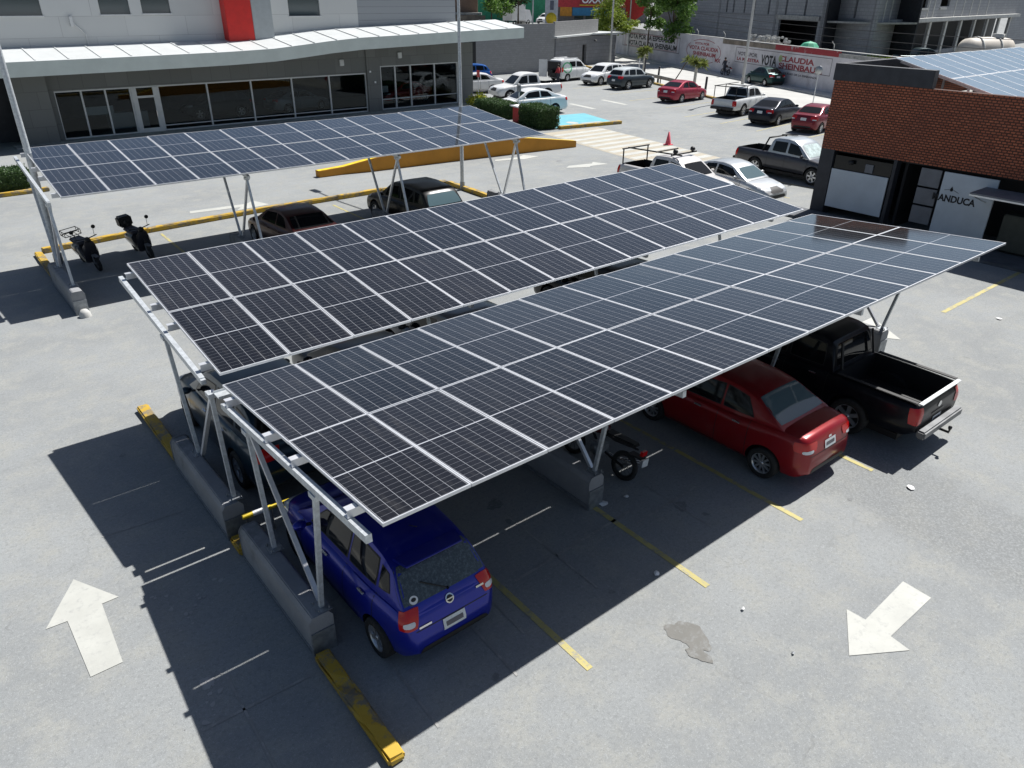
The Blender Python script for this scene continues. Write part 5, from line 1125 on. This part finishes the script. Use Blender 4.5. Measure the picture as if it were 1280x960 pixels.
mb=MB(); mb.box((0,0,1.5),(9.8,1.2,3)); mb.location=None
o=mb.build('soil_bank','mortar'); o.location=wl(14.2,1.3); o.rotation_euler=(0,0,math.atan2(DR.y,DR.x)); tag(o,kind='structure')
# ------------------------------------------------------------------ unfinished block building
ub=empty('unfinished_building',(92.5,38.85,0),math.atan2(DR.y,DR.x),'large unfinished grey block building with open bays behind the painted wall','building')
m=MB(); sl=[34.5,32.5,29.3,26.6,22.8,18.5,14.1,9.5,7.7,4.0]
wall_open(m,0,60,0,12,[(x-.22,x+.22,5.25,9) for x in sl]+[(10.9,19.8,0,4.62)],-.3,0); m.build('block_wall','block_raw',ub)
m=MB(); m.bx(10.5,20.3,.003,.25,4.72,5.25); m.build('lintel','concrete',ub)
m=MB()
for x in (0.2,9.9,20.6,36.5,48): m.bx(x,x+.45,.003,.05,0,12)
m.bx(0,60,.006,.045,4.98,5.14); m.build('concrete_frame','block_dark',ub)
m=MB(); m.bx(0,60,-6.2,-6,0,12); m.build('inner_wall','dark_paint',ub)
m=MB(); m.bx(0,60,-6,-.3,4.7,4.9); m.build('floor_slab','concrete',ub)
ub2=empty('unfinished_wing',(92.5,38.85,0),math.atan2(.13,.99),'receding wing of the unfinished building with pale columns and a long lintel','building')
m=MB(); ops=[(6+k*7.2+.8,6+(k+1)*7.2-.3,.9,4.55) for k in range(8)]+[(9.3,14.2,6.35,8.5),(15,17.5,6.35,8.5),(23,27,6.5,8.5)]
wall_open(m,0,80,0,12,ops,0,.3); m.build('block_wall','block_raw',ub2)
m=MB()
for k in range(1,9): m.bx(6+k*7.2-.35,6+k*7.2+.35,-.12,-.003,.3,4.6)
for x in (2.2,4.4,18.2,20.5,30,34,38,42,47): m.bx(x-.15,x+.15,-.06,-.004,4.9,12)
m.build('columns','white_conc',ub2)
m=MB(); m.bx(4.6,66,-.9,-.003,4.72,5.15); m.build('lintel','white_conc',ub2)
m=MB(); m.bx(0,80,6,6.2,0,12); m.build('inner_wall','dark_paint',ub2); m=MB(); m.bx(.4,80,.3,6,4.7,4.9); m.build('floor_slab','concrete',ub2)
for x in (9.3,15,23): m=MB(); m.bx(x-.1,x+(5.0 if x<10 else 2.7),-.15,-.003,6.1,6.33); m.build('sill','white_conc',ub2)
m=MB(); m.bx(0,60,-6.2,-.3,11.8,12); m.build('roof_slab','concrete',ub); m=MB(); m.bx(.4,80,.3,6.2,11.8,12); m.build('roof_slab','concrete',ub2)
# weeds
def weeds(x0,x1,y0,y1,h,n,m,seed):
    rnd=random.Random(seed); mb=MB()
    for _ in range(n):
        x,y=rnd.uniform(x0,x1),rnd.uniform(y0,y1); a=rnd.uniform(0,6.28); hh=h*rnd.uniform(.4,1.2); d=Vector((math.cos(a),math.sin(a),0)); L=Vector((rnd.gauss(0,.25),rnd.gauss(0,.25),hh))
        p=Vector((x,y,0)); w=.10; mb.add([p-d*w,p+d*w,p+L+d*w*.5,p+L*1.1-d*w*.4],[(0,1,2,3)])
    return tag(mb.build('weeds',m,fix=False),kind='stuff')
weeds(84,93,27.5,38.5,1.2,4500,'leaf_y',1); weeds(88,104,20,32,1.5,4500,'leaf_y',2)
# tank and junk pickup on the waste ground
tk=empty('water_tank',(88.9,24.6,0),R(-30),'large cream horizontal tank on the waste ground behind the roof panels','tank')
mb=MB(); mb.lathe([(0,-3.0),(.8,-2.85),(1.3,-2.4),(1.42,-1.6),(1.45,0),(1.42,1.6),(1.3,2.4),(.8,2.85),(0,3.0)],(0,0,2.6),axis='X',n=24); mb.build('vessel','tank',tk)
mb=MB(); 
for x in (-1.3,.8): mb.lathe([(1.46,x-.06),(1.52,x-.06),(1.52,x+.06),(1.46,x+.06)],(0,0,2.6),axis='X',n=24)
mb.build('bands','white_conc',tk); mb=MB(); mb.lathe([(.55,0),(.55,.35),(0,.38)],(1.1,0,4.0),n=16); mb.build('hatch','white_conc',tk)
mb=MB(); 
for x in (-1.8,1.8): mb.bx(x-.2,x+.2,-1,1,0,1.3)
mb.build('stand','concrete',tk)
vehicle(pickup(5,1.8,1.75),84.6,29.0,-40,'pickup_truck','dark green pickup with a white load left on the weedy waste ground','pickup','junk_green',(.03,.05,.05),.3,scale=1.1)[0].location.z=1.0
bk=MB(); bk.bx(80.5,88.5,25.5,32.5,-.1,1.0); tag(bk.build('earth_bank','mortar'),kind='structure')
# ------------------------------------------------------------------ brick shop
def shop():
    X=25.3; root=empty('brick_shop',(X,0,0),0,'brick shop with a black parapet, white boards and a solar roof','building')
    y0,y1=-14.,5.5
    m=MB(); m.bx(0,.25,y0,y1,2.48,4.92); m.bx(.25,14,y1-.25,y1,2.48,4.92); m.build('brick_wall','brick',root)
    m=MB(); m.bx(-.06,.25,1.95,y1+.05,4.925,5.50); m.bx(.25,14,y1-.2,y1+.05,4.925,5.50); m.build('black_parapet','dark_paint',root,bevel=.01)
    m=MB(); m.bx(.0,.5,y1-.55,y1,0,2.48); m.bx(0,.35,2.50,2.62,0,2.48); m.bx(.5,14,y1-.2,y1,0,2.48); m.build('dark_column','dark_paint',root)
    m=MB(); m.bx(2.2,2.4,y0,y1-.2,0,2.48); m.bx(.3,14,y0,y1-.25,2.38,2.47); m.bx(.5,2.2,2.3,2.4,0,2.38); m.build('inner_wall',mat('dark_interior',(.02,.021,.024),.7),root)
    m=MB(); m.bx(.02,.08,2.70,4.92,.36,1.80); m.build('white_board','white_board',root)
    m=MB(); m.bx(.1,.16,2.68,5.0,1.82,2.3); m.build('dark_glass_strip','glass',root)
    m=MB(); m.lathe([(0,-.08),(.10,-.06),(.10,.06),(0,.08)],(.0,4.2,2.12),n=14); m.build('wall_lamp','black',root)
    m=MB(); m.bx(.05,.10,3.35,3.65,1.85,2.15); m.build('meter_box','grey_board',root)
    m=MB()
    for z0,z1 in ((.45,1.05),(1.12,1.68),(1.75,2.36)): m.bx(.05,.11,.93,1.63,z0,z1)
    m.build('grey_boards','grey_board',root)
    m=MB(); m.bx(.0,.07,-.92,.82,.12,2.36); pn=m.build('white_door_panel','white_board',root)
    # reading from the lot: to the right is -y
    put_text('lettering','MANDUCA',.24,1.42,(-.006,.30,1.50),(0,-1,0),(0,0,1),M['ink'],pn,.008)
    e=MB(); e.lathe([(0,.0),(.055,0)],(-.006,.45,1.80),axis='X',n=12); e.add([(-.006,.45-.05,1.82),(-.006,.45+.05,1.82),(-.006,.45,1.92)],[(0,1,2)]); e.bar((-.006,.68,1.765),(-.006,.52,1.80),.008,.012); e.bar((-.006,.38,1.80),(-.006,.20,1.73),.008,.012); e.build('emblem','ink',pn)
    m=MB(); m.bx(-1.3,-.02,-3.4,-.6,2.06,2.10); aw=m.build('awning','grey_board',root)
    m=MB(); m.bar((-1.3,-.6,2.03),(-1.3,-3.4,2.03),.05,.05); m.bar((-1.3,-.62,2.03),(-.02,-.62,2.03),.05,.05); m.bar((-1.25,-.7,2.0),(-.02,-.7,1.6),.03,.03); m.build('awning_frame','alu',aw)
    m=MB(); m.bx(.2,.9,-2.6,-1.3,.1,1.3); m.build('counter',mat('dark_olive_counter',(.05,.055,.045),.6),root,bevel=.03)
    m=MB(); m.bx(.25,14,y0,y1-.25,3.75,3.9); m.build('roof_slab','concrete',root)
    m=MB(); 
    for y in (1.7,1.2,.6,.1): m.bar((.6,y,3.9),(.9,y-.4,4.75),.06,.06); m.bar((.6,y-.5,3.95),(.9,y+.3,4.6),.05,.05)
    m.build('roof_struts','red_plastic',root)
    m=MB(); m.bx(.9,1.0,-.5,1.9,3.9,4.8); m.build('red_back_panel',M['red_paint'],root)
    return root
shop()
rs=empty('roof_solar_array',(28.4,4.90,5.60),0,'pale reflective solar array on the roof of the brick shop','solar array')
tD=R(-14.5); z=0
CELLP=cell_mat('sky_glare_roof_cells',(.16,.21,.24),(.21,.26,.29))  # sky reflection at grazing view put into the cells as a pale colour
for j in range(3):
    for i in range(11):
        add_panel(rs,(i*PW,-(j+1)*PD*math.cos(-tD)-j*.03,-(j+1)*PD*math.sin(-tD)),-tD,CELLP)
mb=MB()
for x in (.3,3.6,6.9,10.2): 
    mb.bar((x,-.1,-.14),(x,-6.9,-1.90),.08,.1)
    for yy in (-.5,-2.8,-5.2): mb.bar((x,yy,-.2+yy*.25),(x,yy,-1.7),.07,.07)
mb.build('support_frame','galv',rs)
for j in range(3): pass
# ------------------------------------------------------------------ background street: store, house, poster
st=empty('convenience_store',(101.2,97.0,2.6),R(-43),'convenience store with a red sign board and a blue banner beyond the annex','building')
m=MB(); m.bx(-9,11,.3,8,0,5.5); m.build('wall',mat('store_wall',(.30,.28,.27),.8),st)
m=MB(); m.bx(-6.5,11,-.6,.29,2.85,5.6); m.build('red_fascia',mat('store_red',(.48,.03,.04),.5),st)
m=MB(); m.bx(-1.2,4.2,-.75,-.61,3.0,5.2); sb=m.build('sign_board',mat('store_dark_red',(.28,.02,.03),.5),st)
put_text('lettering','OXXO',1.15,4.6,(1.5,-.77,4.05),(1,0,0),(0,0,1),M['white_ink'],sb,.03)
m=MB(); m.bx(-1.2,4.2,-.80,-.76,3.12,3.26); m.build('yellow_stripe','yellow_sign',sb)
m=MB(); m.bx(-2.4,4.2,-.5,-.3,1.5,2.8); m.build('blue_banner','blue_sign',st); m=MB(); m.bx(-4.6,-2.5,-.5,-.3,1.4,2.9); m.build('orange_banner',mat('orange_banner',(.65,.28,.03),.6),st)
put_text('banner_lettering','24 HORAS',.5,4.2,(.9,-.51,2.1),(1,0,0),(0,0,1),mat('pale_blue_lettering',(.3,.55,.7),.6),st,.01) if False else None
m=MB(); 
for x in (-2,0,2): m.bx(x,x+1.6,.22,.29,0,1.45)
m.build('shop_window','glass_up',st)
m=MB(); m.lathe([(0,-.06),(1.5,-.06),(1.5,.06),(0,.06)],(0,0,0),axis='Y',n=16); 
o=MB(); o.prism([(-1.6,6.5),(1.6,6.5),(1.3,3.0),(.3,2.3),(-.9,2.6)],-.04,.04,f=lambda x,y,z:(x,z,y)); b_=o.build('red_banner','red_plastic'); b_.location=(80.6,66.6,2.2); b_.rotation_euler=(0,0,R(-48)); tag(b_,'red cloth banner hanging among the trees above the painted wall','banner')
m=MB(); m.tube([(0,0,0),(0,0,9)],.09,8); o=m.build('banner_pole','galv'); o.location=(80.3,66.9,0); tag(o,'grey pole holding the red banner among the trees','pole')
ps=empty('poster_board',(84.0,87.0,3),R(-43),'upright white poster board with a yellow circle on the raised road','poster')
m=MB(); m.bx(-1.0,1.0,0,.12,0,6); m.build('board',mat('poster_white',(.5,.52,.58),.6,var=.15,scale=1.5),ps); m=MB(); m.lathe([(0,-.02),(.85,-.02),(.85,0),(0,0)],(0,-.004,1.1),axis='Y',n=24); m.build('yellow_circle','yellow_sign',ps)
m=MB(); m.bx(-.25,.35,-.02,-.003,2.3,3.6); m.build('figure_print',mat('print_dark',(.12,.13,.18),.7),ps)
gw2=MB(); gw2.prism([(84,112),(97,100.5),(98,101.5),(85,113)],2.8,11); tag(gw2.build('green_wall','green_wall'),'green painted wall far beyond the raised road','wall')
bh=empty('brick_house',(68.5,90.5,2.8),R(-40),'small rough brick house behind the white canopy','building')
m=MB(); wall_open(m,-8,3,0,9,[(-3.2,-1.6,3.0,5.0)],0,.3); m.build('wall',block_mat('rough_brick',(.28,.17,.12),(.18,.15,.13),.25,.09,.01,.4),bh)
m=MB(); m.bx(-8.3,3.6,-1.6,0,1.9,2.2); m.build('ledge','concrete',bh); m=MB(); m.bx(-3.2,-1.6,.35,.4,3,5); m.build('window','black',bh)
m=MB(); m.bx(-4,4.2,-1.9,-1.6,-.5,1.85); m.build('lower_wall','mortar',bh)
lt=empty('lamp_post',(80.6,87.5,3),0,'thin grey pole beside the poster board','pole'); m=MB(); m.tube([(0,0,-.3),(0,0,8)],.12,10); m.build('pole','galv',lt); m=MB(); m.box((0,0,.02),(.4,.4,.04)); m.build('base','plate',lt)
tb=empty('white_truck',(81.5,92.5,3),R(10),'small white box truck behind the tree on the raised road','truck'); m=MB(); m.bx(-2.3,1.0,-1,1,.7,3.0); m.build('cargo_box',paint('white6',(0,0,0)),tb,bevel=.05); m=MB(); m.prism([(1.05,.5),(2.7,.5),(2.7,1.2),(2.2,2.2),(1.05,2.3)],-.95,.95,f=lambda x,y,z:(x,z,y)); m.build('cab',paint('white6',(0,0,0)),tb,bevel=.05)
m=MB(); m.prism([(2.32,1.99),(2.72,1.22),(2.74,1.24),(2.34,2.0)],-.8,.8,f=lambda x,y,z:(x,z,y)); m.build('windscreen','glass',tb)
for x in (-1.5,1.8):
    for s_ in (-1,1): tm,rm=wheel_mesh(.42,'cap'); w=bpy.data.objects.new('wheel',tm); COL.objects.link(w); w.parent=tb; w.location=(x,s_*.85,.42)
# overhead wires in front of the unfinished building
for k,(z0,z1) in enumerate(((5.6,5.3),(4.9,4.6),(4.3,4.1))):
    a=Vector(wl(34,4,z0)); b=Vector(wl(-26,4,z1)); mb=MB(); pts=[]
    for i in range(15):
        t=i/14; p=a.lerp(b,t); p.z-=1.0*4*t*(1-t)*.5; pts.append(p)
    mb.tube(pts,.022,5); tag(mb.build('overhead_wire','black'),('topmost','middle','lowest')[k]+' of the three black wires sagging in front of the unfinished building','wire','overhead wires')
# ------------------------------------------------------------------ camera, light
cam=bpy.data.cameras.new('camera'); co=bpy.data.objects.new('camera',cam); COL.objects.link(co); sc.camera=co
yaw,pitch,roll=0.883825980,0.485562860,0.00999147
f=Vector((math.cos(yaw)*math.cos(pitch),math.sin(yaw)*math.cos(pitch),-math.sin(pitch))); r=Vector((math.sin(yaw),-math.cos(yaw),0)); u=r.cross(f)
r2=r*math.cos(roll)+u*math.sin(roll); u2=-r*math.sin(roll)+u*math.cos(roll)
mw=Matrix((r2,u2,-f)).transposed().to_4x4(); mw.translation=Vector((-2.7517,-9.9527,7.6967)); co.matrix_world=mw
cam.sensor_width=36; cam.lens=927.92/1280*36; cam.clip_start=.1; cam.clip_end=2000
sd=Vector((.655,.085,1.)).normalized()   # towards the sun
sun=bpy.data.lights.new('sun','SUN'); sun.energy=5.0; sun.angle=R(.55); sun.color=(1,.975,.94); so=bpy.data.objects.new('sun',sun); COL.objects.link(so)
so.rotation_euler=sd.to_track_quat('Z','Y').to_euler(); so.location=(20,5,40)
w=bpy.data.worlds.new('World'); sc.world=w; w.use_nodes=True; nt=w.node_tree; bg=nt.nodes['Background']; sky=nt.nodes.new('ShaderNodeTexSky'); sky.sky_type='NISHITA'; sky.sun_disc=False
sky.sun_elevation=math.asin(sd.z); sky.sun_rotation=math.atan2(sd.x,sd.y); sky.air_density=1.; sky.dust_density=1.2; sky.ozone_density=1.
nt.links.new(sky.outputs[0],bg.inputs[0]); bg.inputs[1].default_value=.05
vs_=sc.view_settings; vs_.view_transform='Standard'; vs_.look='None'; vs_.gamma=1; vs_.exposure=.50; vs_.use_curve_mapping=False
sc.render.resolution_x=1024; sc.render.resolution_y=768
